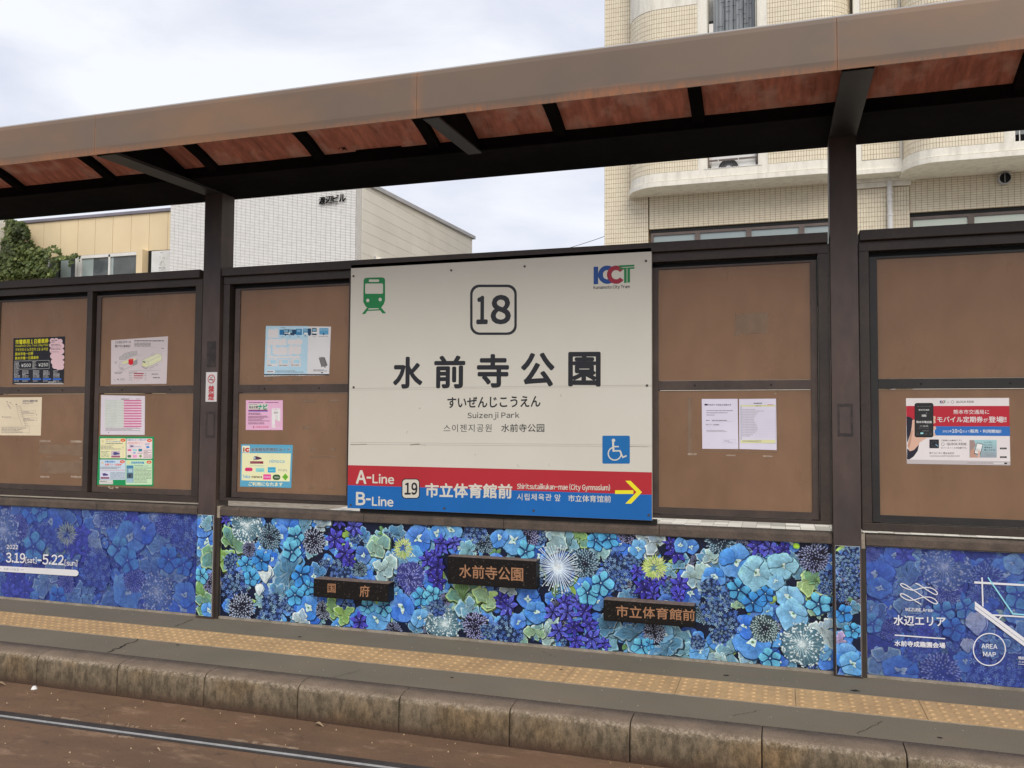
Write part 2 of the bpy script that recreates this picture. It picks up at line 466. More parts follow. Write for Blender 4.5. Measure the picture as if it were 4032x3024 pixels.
class MB:
    def __init__(s):
        s.v, s.f, s.c = [], [], []
    def box(s, x0, x1, y0, y1, z0, z1, col=None):
        b = len(s.v)
        s.v += [(x0, y0, z0), (x1, y0, z0), (x1, y1, z0), (x0, y1, z0), (x0, y0, z1), (x1, y0, z1), (x1, y1, z1), (x0, y1, z1)]
        q = [(0, 3, 2, 1), (4, 5, 6, 7), (0, 1, 5, 4), (1, 2, 6, 5), (2, 3, 7, 6), (3, 0, 4, 7)]
        s.f += [tuple(b + i for i in k) for k in q]
        if col: s.c += [col] * 6
        return s
    def quad(s, a, b, c, d, col=None):
        n = len(s.v)
        s.v += [tuple(a), tuple(b), tuple(c), tuple(d)]
        s.f.append((n, n + 1, n + 2, n + 3))
        if col: s.c.append(col)
        return s
    def prism(s, prof, axis, a0, a1):
        # closed profile (list of 2-tuples) swept along an axis: 'x' -> (y,z), 'y' -> (x,z), 'z' -> (x,y)
        n, b = len(prof), len(s.v)
        for a in (a0, a1):
            for p, q in prof:
                s.v.append({'x': (a, p, q), 'y': (p, a, q), 'z': (p, q, a)}[axis])
        for i in range(n):
            j = (i + 1) % n
            s.f.append((b + i, b + j, b + n + j, b + n + i))
        s.f.append(tuple(b + i for i in range(n))[::-1])
        s.f.append(tuple(b + n + i for i in range(n)))
        return s
    def cyl(s, c, r, axis, l0, l1, n=16, r2=None):
        prof0 = [(math.cos(2 * math.pi * k / n), math.sin(2 * math.pi * k / n)) for k in range(n)]
        b = len(s.v)
        for a, rr in ((l0, r), (l1, r if r2 is None else r2)):
            for p, q in prof0:
                p, q = c[0] + p * rr, c[1] + q * rr
                s.v.append({'x': (a, p, q), 'y': (p, a, q), 'z': (p, q, a)}[axis])
        for i in range(n):
            j = (i + 1) % n
            s.f.append((b + i, b + j, b + n + j, b + n + i))
        s.f.append(tuple(b + i for i in range(n))[::-1])
        s.f.append(tuple(b + n + i for i in range(n)))
        return s
    def tube(s, pts, r, n=6):
        pts = [Vector(p) for p in pts]
        b = len(s.v)
        for i, p in enumerate(pts):
            d = (pts[min(i + 1, len(pts) - 1)] - pts[max(i - 1, 0)]).normalized()
            a = d.cross(Vector((0.31, 0.2, 0.93))).normalized(); c = d.cross(a)
            for k in range(n):
                w = 2 * math.pi * k / n
                s.v.append(tuple(p + (a * math.cos(w) + c * math.sin(w)) * r))
        for i in range(len(pts) - 1):
            for k in range(n):
                k2 = (k + 1) % n
                s.f.append((b + i * n + k, b + i * n + k2, b + (i + 1) * n + k2, b + (i + 1) * n + k))
        return s
    def mesh(s, name, material, origin):
        me = bpy.data.meshes.new(name)
        ox, oy, oz = origin
        me.from_pydata([(x - ox, y - oy, z - oz) for x, y, z in s.v], [], s.f)
        if s.c:
            ca = me.color_attributes.new('Col', 'FLOAT_COLOR', 'CORNER')
            arr = []
            for f, c in zip(s.f, s.c):
                arr += list((c[0], c[1], c[2], 1.0) * len(f))
            ca.data.foreach_set('color', arr)
        me.materials.append(material)
        me.update()
        return me
    def obj(s, name, material, parent=None, bevel=0.0, smooth=False, recalc=True):
        a = np.array(s.v)
        o3 = ((a[:, 0].min() + a[:, 0].max()) / 2, (a[:, 1].min() + a[:, 1].max()) / 2, a[:, 2].min())
        o3 = tuple(float(v) for v in o3)
        me = s.mesh(name, material, o3)
        if recalc:
            bm = bmesh.new(); bm.from_mesh(me)
            bmesh.ops.recalc_face_normals(bm, faces=bm.faces)
            if bevel:
                bmesh.ops.bevel(bm, geom=list(bm.edges), offset=bevel, segments=2, affect='EDGES', profile=0.6)
            bm.to_mesh(me); bm.free()
        if smooth:
            me.shade_smooth()
        return link(name, me, o3, parent)

# ------------------------------------------------------------------ flat print: coloured shapes in layers a few hundredths of a millimetre apart
GL = {}
def glyph(ch):
    if ch in GL:
        return GL[ch]
    full = ch
    if 33 <= ord(ch) <= 126:
        full = chr(ord(ch) + 0xFEE0)          # full-width form: a plain sans letter
    cu = bpy.data.curves.new('t', 'FONT'); cu.body = full; cu.resolution_u = 3
    ob = bpy.data.objects.new('t', cu)
    me = bpy.data.meshes.new_from_object(ob)
    vs = np.array([v.co[:2] for v in me.vertices]) if len(me.vertices) else np.zeros((0, 2))
    me.calc_loop_triangles()
    ts = [tuple(t.vertices) for t in me.loop_triangles]
    bpy.data.objects.remove(ob); bpy.data.curves.remove(cu); bpy.data.meshes.remove(me)
    GL[ch] = (vs, ts)
    return GL[ch]

def layout(s, gap=0.12):
    x, allv, allt = 0.0, [], []
    n = 0
    for ch in s:
        if ch == ' ':
            x += 0.28; continue
        if ch == '　':
            x += 1.0; continue
        vs, ts = glyph(ch)
        if len(vs) == 0:
            x += 0.3; continue
        cjk = ord(ch) > 0x2000
        if cjk:
            allv.append(vs + [x, 0]); x += 1.0
        else:
            w = vs[:, 0].max() - vs[:, 0].min()
            allv.append(vs - [vs[:, 0].min() - x, 0]); x += w + gap
        allt += [(a + n, b + n, c + n) for a, b, c in ts]
        n += len(vs)
    v = np.concatenate(allv)
    v[:, 0] -= v[:, 0].min()
    return v, allt

class Print:
    STEP = 0.000022
    def __init__(s, y, m=None, cell=0.01, tint=None, clip=None):
        s.y, s.m, s.cell, s.tint, s.clip = y, m, cell, tint, clip
        s.v, s.f, s.c, s.h = [], [], [], {}
    def P(s, u, v):
        return s.m(u, v) if s.m else (u, v)
    def lift(s, xs, zs, n=1):
        i0, i1 = int(min(xs) // s.cell), int(max(xs) // s.cell)
        j0, j1 = int(min(zs) // s.cell), int(max(zs) // s.cell)
        top = 0
        for i in range(i0, i1 + 1):
            for j in range(j0, j1 + 1):
                top = max(top, s.h.get((i, j), 0))
        for i in range(i0, i1 + 1):
            for j in range(j0, j1 + 1):
                s.h[(i, j)] = top + n
        return top + 1
    def col(s, c):
        return s.tint(c) if s.tint else c
    def tri(s, pts, tris, cols, lev):
        b = len(s.v)
        s.ctr = (getattr(s, 'ctr', 0) + 1) % 17
        yy = s.y - s.STEP * (lev + .05 * s.ctr)
        if s.clip:
            x0, x1, z0, z1 = s.clip
            pts = [(min(max(x, x0), x1), min(max(z, z0), z1)) for x, z in pts]
        s.v += [(x, yy, z) for x, z in pts]
        for t in tris:
            s.f.append(tuple(b + i for i in t))
            s.c.append([s.col(cols[i]) for i in t] if isinstance(cols, list) else [s.col(cols)] * len(t))
    def wpoly(s, pts, col, lev=None):
        lev = lev or s.lift([p[0] for p in pts], [p[1] for p in pts])
        t = tessellate_polygon([[Vector((p[0], p[1], 0)) for p in pts]])
        s.tri(pts, t, col, lev)
    def poly(s, uv, col):
        s.wpoly([s.P(*q) for q in uv], col)
    def rect(s, u0, v0, u1, v1, col):
        s.poly([(u0, v0), (u1, v0), (u1, v1), (u0, v1)], col)
    def grad(s, u0, v0, u1, v1, ct, cb):
        p = [s.P(u0, v0), s.P(u1, v0), s.P(u1, v1), s.P(u0, v1)]
        s.tri(p, [(0, 1, 2), (0, 2, 3)], [ct, ct, cb, cb], s.lift([q[0] for q in p], [q[1] for q in p]))
    def rrect(s, u0, v0, u1, v1, r, col, n=6):
        q = []
        for cx, cy, a0 in ((u1 - r, v0 + r, -90), (u1 - r, v1 - r, 0), (u0 + r, v1 - r, 90), (u0 + r, v0 + r, 180)):
            for k in range(n + 1):
                a = math.radians(a0 + 90 * k / n)
                q.append((cx + r * math.cos(a), cy + r * math.sin(a)))
        s.poly(q, col)
    def ell(s, u, v, ru, rv, col, rot=0, n=20):
        cr_, sr_ = math.cos(rot), math.sin(rot)
        s.poly([(u + ru * math.cos(a) * cr_ - rv * math.sin(a) * sr_, v + ru * math.cos(a) * sr_ + rv * math.sin(a) * cr_)
                for a in [2 * math.pi * k / n for k in range(n)]], col)
    def ring(s, u, v, r0, r1, col, n=36, a0=0, a1=360):
        pts, tris = [], []
        for k in range(n + 1):
            a = math.radians(a0 + (a1 - a0) * k / n)
            pts.append(s.P(u + r0 * math.cos(a), v + r0 * math.sin(a)))
            pts.append(s.P(u + r1 * math.cos(a), v + r1 * math.sin(a)))
            if k:
                tris += [(2 * k - 2, 2 * k - 1, 2 * k + 1), (2 * k - 2, 2 * k + 1, 2 * k)]
        s.tri(pts, tris, col, s.lift([p[0] for p in pts], [p[1] for p in pts]))
    def line(s, uv, w, col):
        for a, b in zip(uv, uv[1:]):
            d = Vector((b[0] - a[0], b[1] - a[1])).normalized() * w / 2
            nx, ny = -d.y, d.x
            s.poly([(a[0] + nx - d.x, a[1] + ny - d.y), (b[0] + nx + d.x, b[1] + ny + d.y), (b[0] - nx + d.x, b[1] - ny + d.y), (a[0] - nx - d.x, a[1] - ny - d.y)], col)
    def text(s, t, uL, vL, uR, vR, h, col, bold=0.0, gap=0.12, cap=None):
        """string between two middle points; h = height of the whole string in map units"""
        a, b = s.P(uL, vL), s.P(uR, vR)
        e = s.P((uL + uR) / 2, (vL + vR) / 2 + h)
        m = s.P((uL + uR) / 2, (vL + vR) / 2)
        hz = abs(e[1] - m[1])
        v, ts = layout(t, gap)
        w0 = v[:, 0].max()
        z0, z1 = v[:, 1].min(), v[:, 1].max()
        kx, kz = (b[0] - a[0]) / w0, hz / (z1 - z0)
        xs = a[0] + v[:, 0] * kx
        zs = (a[1] + (b[1] - a[1]) * v[:, 0] / w0) + (v[:, 1] - (z0 + z1) / 2) * kz
        lev = s.lift([xs.min(), xs.max()], [zs.min(), zs.max()], 9 if bold else 1)
        offs = [(0, 0)]
        if bold:
            d = bold * abs(kz)
            offs += [(d, 0), (-d, 0), (0, d), (0, -d), (d * .7, d * .7), (-d * .7, d * .7), (d * .7, -d * .7), (-d * .7, -d * .7)]
        for i, (dx, dz) in enumerate(offs):
            s.tri([(float(x + dx), float(z + dz)) for x, z in zip(xs, zs)], ts, col, lev + i)
    def fine(s, u0, v0, u1, v1, rows, col, fill=0.9, th=0.5, seed=0):
        """print too small to read: rows of short broken dashes"""
        rnd = random.Random(seed + int(u0 * 13 + v0 * 7))
        dv = (v1 - v0) / rows
        for r in range(rows):
            end = u0 + (u1 - u0) * (fill if rnd.random() < 0.6 else rnd.uniform(0.5, 1.0) * fill)
            u = u0
            vv = v0 + dv * r + dv * (1 - th) / 2
            while u < end:
                L_ = rnd.uniform(0.5, 2.6) * dv
                k = rnd.uniform(0.75, 1.15)
                s.rect(u, vv, min(u + L_, end), vv + dv * th, tuple(min(.9, c * k) for c in col))
                u += L_ + rnd.uniform(0.12, 0.35) * dv
    def obj(s, name, material, parent):
        v = np.array(s.v)
        o3 = (float((v[:, 0].min() + v[:, 0].max()) / 2), s.y, float(v[:, 2].min()))
        me = bpy.data.meshes.new(name)
        me.from_pydata((v - np.array(o3)).tolist(), [], s.f)
        ca = me.color_attributes.new('Col', 'FLOAT_COLOR', 'CORNER')
        ca.data.foreach_set('color', [q for c in s.c for k in c for q in (k[0], k[1], k[2], 1.0)])
        me.materials.append(material)
        # all faces look towards -y
        bm = bmesh.new(); bm.from_mesh(me); bm.normal_update()
        fl = [f for f in bm.faces if f.normal.y > 0]
        bmesh.ops.reverse_faces(bm, faces=fl)
        bm.to_mesh(me); bm.free()
        return link(name, me, o3, parent)

Ac = crop(0, 1000, .6028); Bc = crop(800, 1000, .603); Cc = crop(2500, 900, .7538); Dc = crop(3300, 900, .7531)
Fc = crop(850, 1980, .4069); Gc = crop(2550, 2050, .4069); Hc = crop(0, 1900, .4069); Kc = crop(3200, 2050, .4219); Mc = crop(1700, 2000, .4069)
S6 = crop(1350, 950, .6933)
c1 = crop(0, 0, .6632); c2 = crop(1300, 0, .6632); c3 = crop(2600, 0, .66296)

# ================================================================== GROUND, TRACK, PLATFORM
JOINTS = (-6.35, -4.05, -1.85, 0.13, 2.29, 4.40, 6.55, 8.7)

g = MB(); g.quad((-400, -300, -0.24), (400, -300, -0.24), (400, 500, -0.24), (-400, 500, -0.24))
tag(g.obj('ground', M_ROAD, recalc=False), kind='structure')
g = MB(); g.quad((-60, -7.5, -0.19), (60, -7.5, -0.19), (60, -0.47, -0.19), (-60, -0.47, -0.19))
tag(g.obj('track_bed', M_TRACK, recalc=False), kind='structure')
g = MB(); g.quad((-60, 1.0, -0.20), (60, 1.0, -0.20), (60, 6.4, -0.20), (-60, 6.4, -0.20))
tag(g.obj('road', M_ROAD, recalc=False), kind='structure')

# far footpath of pale paving blocks
g = MB(); g.box(-45, 45, 6.4, 13.5, -0.24, -0.062)
foot = tag(g.obj('footpath', M_CONC), kind='structure')
pv = MB()
rnd = random.Random(3)
for i in range(70):
    for j in range(9):
        x0 = -3.0 + i * 0.2; y0 = 7.0 + j * 0.2
        k = rnd.choice((0.34, 0.5, 0.62, 0.70))
        pv.box(x0, x0 + .194, y0, y0 + .194, -0.062, -0.055 + rnd.uniform(0, .002), (k, k * .96, k * .88))
tag(pv.obj('paving_blocks', M_TILEV, foot), kind='stuff')

# platform: asphalt deck, cracks, kerb stones, tactile strip
g = MB(); g.box(-30, 30, -0.323, 1.0, -0.24, 0.0)
plat = tag(g.obj('platform', M_ASPH), kind='structure')
rc = random.Random(5)
def crack(p, q, w, n=14, jit=0.012):
    m = MB()
    pts = []
    for k in range(n + 1):
        t = k / n
        pts.append((p[0] + (q[0] - p[0]) * t + rc.uniform(-jit, jit), p[1] + (q[1] - p[1]) * t + rc.uniform(-jit, jit) * .4))
    for a, b in zip(pts, pts[1:]):
        ww = w * rc.uniform(0.4, 1.2)
        m.quad((a[0] - ww, a[1], 0.0022), (a[0] + ww, a[1], 0.0022), (b[0] + ww, b[1], 0.0022), (b[0] - ww, b[1], 0.0022))
    return m
a_, b_ = at((420, 2570), z=0), at((575, 2508), z=0)
crack(a_, b_, 0.006, 16, 0.014).obj('crack', M_CRACK, plat, recalc=False)
a_, b_ = at((690, 2466), z=0), at((760, 2440), z=0)
crack(a_, b_, 0.003, 10, 0.008).obj('crack', M_CRACK, plat, recalc=False)
for (ua, va, ub, vb, w_) in ((1300, 2672, 1420, 2640, .0018), (2120, 2560, 2185, 2588, .0016), (2890, 2820, 2990, 2798, .0018), (3480, 2840, 3380, 2890, .002)):
    a_, b_ = at((ua, va), z=0), at((ub, vb), z=0)
    crack(a_, b_, w_, 12, .010).obj('crack', M_CRACK, plat, recalc=False)
for (u, v, r) in ((1420 - 240, 2508, .014), (2860, 2660, .016), (3368, 2720, .022), (2210, 2640, .010), (700, 2540, .012), (1780, 2668, .010), (3700, 2905, .014)):
    p = at((u, v), z=0); m = MB()
    m.v = [(p.x + r * (1 + .35 * rc.uniform(-1, 1)) * math.cos(k * .628), p.y + r * .8 * (1 + .35 * rc.uniform(-1, 1)) * math.sin(k * .628), .0052 if -.01 < p.y < .31 else .0012) for k in range(10)]
    m.f = [tuple(range(10))]
    m.obj('gum_spot', M_CRACK, plat, recalc=False)
sp = MB()
for k in range(150):
    x, y = rc.uniform(-2, 5.6), rc.choice((rc.uniform(-.31, -.01), rc.uniform(.31, .63)))
    r = rc.choice((.0015, .002, .003, .004))
    sp.cyl((x, y), r, 'z', 0.0, 0.0035, 5)
tag(sp.obj('grit', M_CONC, plat), kind='stuff')

prof = [(-0.323, 0.0), (-0.400, -0.002), (-0.438, -0.006), (-0.456, -0.013), (-0.467, -0.026), (-0.473, -0.044), (-0.480, -0.24), (-0.323, -0.24)]
for k in range(-9, 16):
    x0 = -0.155 + 0.6 * k
    m = MB()
    tt_ = [0, .006, .016] + [.03 + .94 * i / 14 for i in range(15)] + [.984, .994, 1]
    xs = [x0 + .0025 + 0.595 * t for t in tt_]
    N = len(prof)
    for i, xx in enumerate(xs):
        for (yy, zz) in prof:
            e = noise.noise(Vector((xx * 9, yy * 14, zz * 14))) * 0.0045 + noise.noise(Vector((xx * 30, yy * 40, zz * 40))) * 0.0022
            edge = -0.004 if i in (0, 20) and yy < -0.33 else 0
            dy = (-e - edge) if yy < -0.40 else 0
            m.v.append((xx, yy + dy, zz + (e * .6 if -0.47 < yy < -0.33 else 0)))
    for i in range(20):
        for j in range(N):
            j2 = (j + 1) % N
            m.f.append((i * N + j, i * N + j2, (i + 1) * N + j2, (i + 1) * N + j))
    m.f.append(tuple(range(N)))
    m.f.append(tuple(20 * N + j for j in range(N)))
    o = m.obj('curb_stone', M_CURB, plat, smooth=False)
    for p_ in o.data.polygons: p_.use_smooth = abs(p_.normal.x) < 0.8

# tactile sheet: one mesh shared by the tiles, 5 x 10 domes
tm = MB()
tm.box(0.0015, 0.5985, 0.001, 0.299, 0.0, 0.004)
for i in range(10):
    for j in range(5):
        cx, cy = 0.03 + .06 * i, 0.03 + .06 * j
        b = len(tm.v); n = 10
        for r_, z_ in ((.0135, .004), (.0115, .0075), (.007, .0090)):
            for k in range(n):
                w = 2 * math.pi * k / n
                tm.v.append((cx + r_ * math.cos(w), cy + r_ * math.sin(w), z_))
        for q in (0, 1):
            for k in range(n):
                k2 = (k + 1) % n
                tm.f.append((b + q * n + k, b + q * n + k2, b + (q + 1) * n + k2, b + (q + 1) * n + k))
        tm.f.append(tuple(b + 2 * n + k for k in range(n)))
tme = tm.mesh('tactile_tile', M_TACT, (0.3, 0.15, 0))
for k in range(-8, 14):
    link('tactile_tile', tme, (0.6 * k + 0.3, 0.15, 0.0005), plat)
g = MB(); g.box(-4.8, 8.4, -0.006, 0.001, 0, 0.0025)
g.obj('glue_line', M_CONC, plat)

# grooved tram rail
def rl(x): return -0.948 + 0.0215 * x
rail = empty('tram_rail', (0, -0.93, -0.19), 'single grooved steel rail with a bright polished edge, set in the brown track bed', 'rail')
def strip(y0, y1, z0, z1, seg=24, xa=-6.0, xb=9.0):
    m = MB()
    for i in range(seg):
        p, q = xa + (xb - xa) * i / seg, xa + (xb - xa) * (i + 1) / seg
        b = len(m.v)
        for xx in (p, q):
            for yy, zz in ((y0, z0), (y1, z0), (y1, z1), (y0, z1)):
                m.v.append((xx, rl(xx) + yy, zz))
        for a in range(4):
            m.f.append((b + a, b + (a + 1) % 4, b + 4 + (a + 1) % 4, b + 4 + a))
        if i == 0: m.f.append((b, b + 1, b + 2, b + 3))
        if i == seg - 1: m.f.append((b + 4, b + 5, b + 6, b + 7))
    return m
strip(0.006, 0.062, -0.20, -0.186).obj('guard_flange', M_RAILD, rail)
strip(-0.005, 0.004, -0.20, -0.1825).obj('rail_head', M_STEEL, rail)
strip(-0.030, -0.0065, -0.20, -0.1875).obj('rail_side', M_RAILD, rail)
# crumbled mortar lips along the groove
lip = MB()
for (ua, va, ub, vb) in ((385, 750, 505, 768), (665, 783, 860, 810), (1420, 882, 1860, 944), (680, 862, 850, 875), (240, 733, 330, 742)):
    c6 = crop(0, 2350, .6329)
    p, q = at(c6(ua, va), z=-0.186), at(c6(ub, vb), z=-0.186)
    n = 14
    for i in range(n):
        if rc.random() < .15: continue
        t0, t1 = i / n, (i + 1) / n
        x0, x1 = p.x + (q.x - p.x) * t0, p.x + (q.x - p.x) * t1
        y0 = p.y + (q.y - p.y) * t0
        w = rc.uniform(.003, .010)
        lip.box(x0, x1, y0 - w, y0 + w, -0.19, -0.186 + rc.uniform(0, .002))
tag(lip.obj('mortar_crumbs', mat('mortar', (0.33, 0.24, 0.17), (0.22, 0.15, 0.10), 20, .9), rail), kind='stuff')

# litter on the track: dry leaves and pebbles
M_LITTER = mat('dry_leaf', (0.50, 0.38, 0.25), (0.36, 0.25, 0.15), 40, 0.8)
c6 = crop(0, 2350, .6329)
lg = 'dry leaves fallen beside the kerb'
for (u, v, s_, a, lab) in ((1985, 803, .028, .2, 'small dry curled leaf on the track bed just left of the middle kerb joint'),
                           (1145, 773, .020, .9, 'tiny dry curled leaf lying on the brown track bed between kerb and rail'),
                           (8, 549, .030, .5, 'dry leaf at the foot of the kerb by the left edge of the photo'),
                           (985, 955, .014, .1, 'very small dry leaf on the near side of the rail')):
    p = at(c6(u, v), z=-0.188)
    m = MB()
    n = 6
    for k in range(n + 1):
        t = k / n
        w = math.sin(math.pi * min(.98, t + .02)) * s_ * .45
        for sgn in (-1, 1):
            lx, ly = (t - .5) * s_ * 2, sgn * w
            m.v.append((p.x + lx * math.cos(a) - ly * math.sin(a), p.y + lx * math.sin(a) + ly * math.cos(a), p.z + .002 + abs(ly) * .9 + .006 * math.sin(t * 5)))
    for k in range(n):
        m.f.append((2 * k, 2 * k + 1, 2 * k + 3, 2 * k + 2))
    tag(m.obj('dry_leaf', M_LITTER, recalc=False, smooth=True), lab, 'leaf', lg)
p = at(c6(213, 568), z=-0.185)
m = MB(); m.cyl((p.x, p.y), .020, 'z', -.19, -.172, 7, .009)
tag(m.obj('pebble', M_WHITE, bevel=.003), 'white pebble at the foot of the kerb near a kerb joint', 'pebble')
m = MB()
for k in range(220):
    x, y = rc.uniform(-1.2, 5.4), rc.uniform(-1.5, -.49)
    if abs(y - rl(x)) < .08: continue
    r = rc.choice((.002, .003, .004, .005))
    m.cyl((x, y), r, 'z', -.19, -.186 + r * .3, 5, r * .5)
tag(m.obj('loose_grit', M_LITTER), kind='stuff')

# ================================================================== LOW WALLS
def low_wall(x0, x1, joints, label, trim=None):
    w = empty('low_wall', ((x0 + x1) / 2, 0.72, 0), label, 'wall', 'low walls behind the platform')
    MB().box(x0, x1, 0.661, 0.712, 0.0, 0.736).obj('wall_body', M_CONC, w)
    MB().box(x0, x1, 0.640, 0.6605, 0.0, 0.0165).obj('concrete_plinth', M_CONC, w, bevel=.002)
    js = [x0] + [j for j in joints if x0 < j < x1] + [x1]
    for a, b in zip(js, js[1:]):
        m = MB()
        m.prism([(0.628, 0.7365), (0.628, 0.778), (0.640, 0.796), (0.716, 0.798), (0.716, 0.7365)], 'x', a + .0015, b - .0015)
        m.obj('cap_stone', M_CAP, w, bevel=.002)
    if trim:
        MB().box(trim[0], trim[1], 0.634, 0.70, 0.0, 0.715).obj('end_trim', M_TRIM, w, bevel=.002)
        MB().box(trim[0] + .002, trim[1], 0.634, 0.70, 0.7155, 0.80).obj('concrete_end', M_CONC, w, bevel=.003)
    return w
low_wall(-8.2, 0.110, [-7.8 + k for k in range(12)] , 'low wall with brown cap stones left of the left pillar')
low_wall(0.300, 4.416, (0.462, 1.45, 2.445, 3.435), 'low wall with brown cap stones under the station name sign', (0.268, 0.298))
low_wall(4.588, 9.5, (5.6, 6.6, 7.6, 8.6), 'low wall with brown cap stones right of the right pillar', (4.562, 4.586))

# ================================================================== SHELTER
shel = empty('tram_shelter', (2.35, 0.7, 0.0), 'long brown tram stop canopy with rusty red soffit panels on dark steel pillars', 'shelter')
for px0 in (0.127, 4.417):
    o = MB().box(px0, px0 + .148, 0.612, 0.762, 0.0, 3.085).obj('pillar', M_PILLAR, shel, bevel=.004)
    # scuffed empty bracket outline on the face
    z0 = 1.29 if px0 < 1 else 1.346
    xa, xb = (px0 + .052, px0 + .130) if px0 < 1 else (px0 + .030, px0 + .112)
    hh = .19 if px0 < 1 else .185
    m = MB()
    for b in ((xa, xb, z0, z0 + .018), (xa, xb, z0 + hh - .018, z0 + hh), (xa, xa + .012, z0 + .018, z0 + hh - .018), (xb - .012, xb, z0 + .018, z0 + hh - .018)):
        m.box(b[0], b[1], .6105, .6118, b[2], b[3])
    m.obj('bracket_mark', M_SCUFF, o)
    if px0 < 1:
        MB().box(px0 + .048, px0 + .125, .6108, .6118, 1.80, 1.99).obj('glue_patch', M_SCUFF, o)
    # cantilever arm with its bottom flange
    xc = px0 + .074
    a = MB().prism([(0.612, 3.090), (0.612, 3.29), (-.38, 3.29), (-.415, 3.075)], 'x', xc - .028, xc + .028).obj('arm', M_DARK, shel)
    f = MB()
    f.quad((xc - .073, .611, 3.066), (xc + .073, .611, 3.066), (xc + .070, -.415, 3.040), (xc - .070, -.415, 3.040))
    f.quad((xc - .073, .611, 3.089), (xc - .070, -.415, 3.058), (xc + .070, -.415, 3.058), (xc + .073, .611, 3.089))
    f.quad((xc - .073, .611, 3.066), (xc - .070, -.415, 3.040), (xc - .070, -.415, 3.058), (xc - .073, .611, 3.089))
    f.quad((xc + .073, .611, 3.066), (xc + .073, .611, 3.089), (xc + .070, -.415, 3.058), (xc + .070, -.415, 3.040))
    f.obj('arm_flange', M_FLANGE, shel)
# the arm between the pillars
xm = 2.365
MB().prism([(0.275, 3.075), (0.275, 3.29), (-.38, 3.29), (-.415, 3.052)], 'x', xm - .022, xm + .022).obj('arm', M_DARK, shel)
m = MB(); m.prism([(0.272, 3.060), (0.272, 3.070), (-.415, 3.048), (-.415, 3.038)], 'x', xm - .045, xm + .045)
m.obj('arm_flange', M_FLANGE, shel)
# fascia, in lengths
M_FASC = fascia_mat()
for a, b in zip(JOINTS, JOINTS[1:]):
    m = MB().prism([(-.430, 3.045), (-.436, 3.09), (-.436, 3.27), (-.430, 3.292), (-.412, 3.303), (-.36, 3.306), (-.36, 3.30), (-.405, 3.295), (-.418, 3.27), (-.418, 3.047)], 'x', a + .001, b - .001)
    m.obj('fascia_panel', M_FASC, shel, smooth=False)
x0f, x1f = JOINTS[0], JOINTS[-1]
MB().box(x0f, x1f, -.40, .86, 3.3065, 3.314).obj('roof_deck', M_COPING, shel)  # pale grey front edge paints a highlight line along the fascia top
MB().box(x0f, x1f, .27, .80, 3.088, 3.30).obj('main_beam', M_DARK, shel)
MB().box(x0f, x1f, .262, .808, 3.0755, 3.0875).obj('beam_flange', M_DARK, shel)
# soffit panels between black ribs
M_SOFFIT = soffit_mat()
ribs = []
for (u, v, c) in ((58, 1040, c1), (600, 975, c1), (1215, 905, c1), (1852, 845, c1), (585, 770, c2), (1340, 690, c2)):
    ribs.append(at(c(u, v), y=0.16).x)
ribs += [at(c3(217, 600), y=.16).x, at(c3(1150, 480), y=.16).x, at(c3(2170, 360), y=.16).x]
d0 = ribs[2] - ribs[1]
ribs = [ribs[0] - d0 * k for k in (3, 2, 1)] + ribs + [ribs[-1] + .8 * k for k in (1, 2, 3)]
pr = [(-.415, 3.272), (-.20, 3.266), (0.0, 3.238), (0.12, 3.205), (0.266, 3.150)]
rs = random.Random(11)
for a, b in zip(ribs, ribs[1:]):
    if b < x0f or a > x1f: continue
    m = MB(); n = len(pr)
    xs = [a + .022 + (b - a - .044) * i / 8 for i in range(9)]
    for i, xx in enumerate(xs):
        for j, (yy, zz) in enumerate(pr):
            m.v.append((xx, yy, zz + noise.noise(Vector((xx * 3, yy * 5, 1))) * .004))
    for i in range(8):
        for j in range(n - 1):
            m.f.append((i * n + j, i * n + j + 1, (i + 1) * n + j + 1, (i + 1) * n + j))
    m.obj('soffit_panel', M_SOFFIT, shel, recalc=False, smooth=True)
for x in ribs:
    if x < x0f or x > x1f: continue
    lo = [(y, z - .038) for y, z in pr]; hi = [(y, z + .02) for y, z in pr]
    MB().prism(lo + hi[::-1], 'x', x - .034, x + .034).obj('rib', M_DARK, shel)
# torn scraps hanging from the soffit edge
m = MB()
for (u0, v0, u1, v1, c) in ((1465, 938, 1715, 918, c1), (150, 885, 420, 862, c2)):
    p, q = at(c(u0, v0), y=.25), at(c(u1, v1), y=.25)
    m.box(p.x, q.x, .254, .260, q.z - .01, q.z + .05)
m.obj('torn_seal', M_DARK, shel)

hb = empty('hanging_bracket', at(c1(2040, 868), y=.22), 'small bent wire bracket hanging from the rusty soffit near the canopy middle', 'bracket')
c0 = at(c1(2040, 868), y=.22)
m = MB()
m.tube([c0 + Vector((-.030, 0, .03)), c0 + Vector((.015, 0, .034)), c0 + Vector((.03, 0, .018)), c0 + Vector((.0, 0, .002)), c0 + Vector((-.022, 0, -.004)), c0 + Vector((.02, 0, -.024))], .0035)
m.tube([c0 + Vector((-.012, .0, .034)), c0 + Vector((-.018, .0, .006)), c0 + Vector((-.034, 0, -.014))], .0035)
m.tube([c0 + Vector((.012, .0, .045)), c0 + Vector((.010, .0, -.006)), c0 + Vector((-.006, 0, -.026))], .0035)
m.obj('bent_wire', M_DARK, hb)

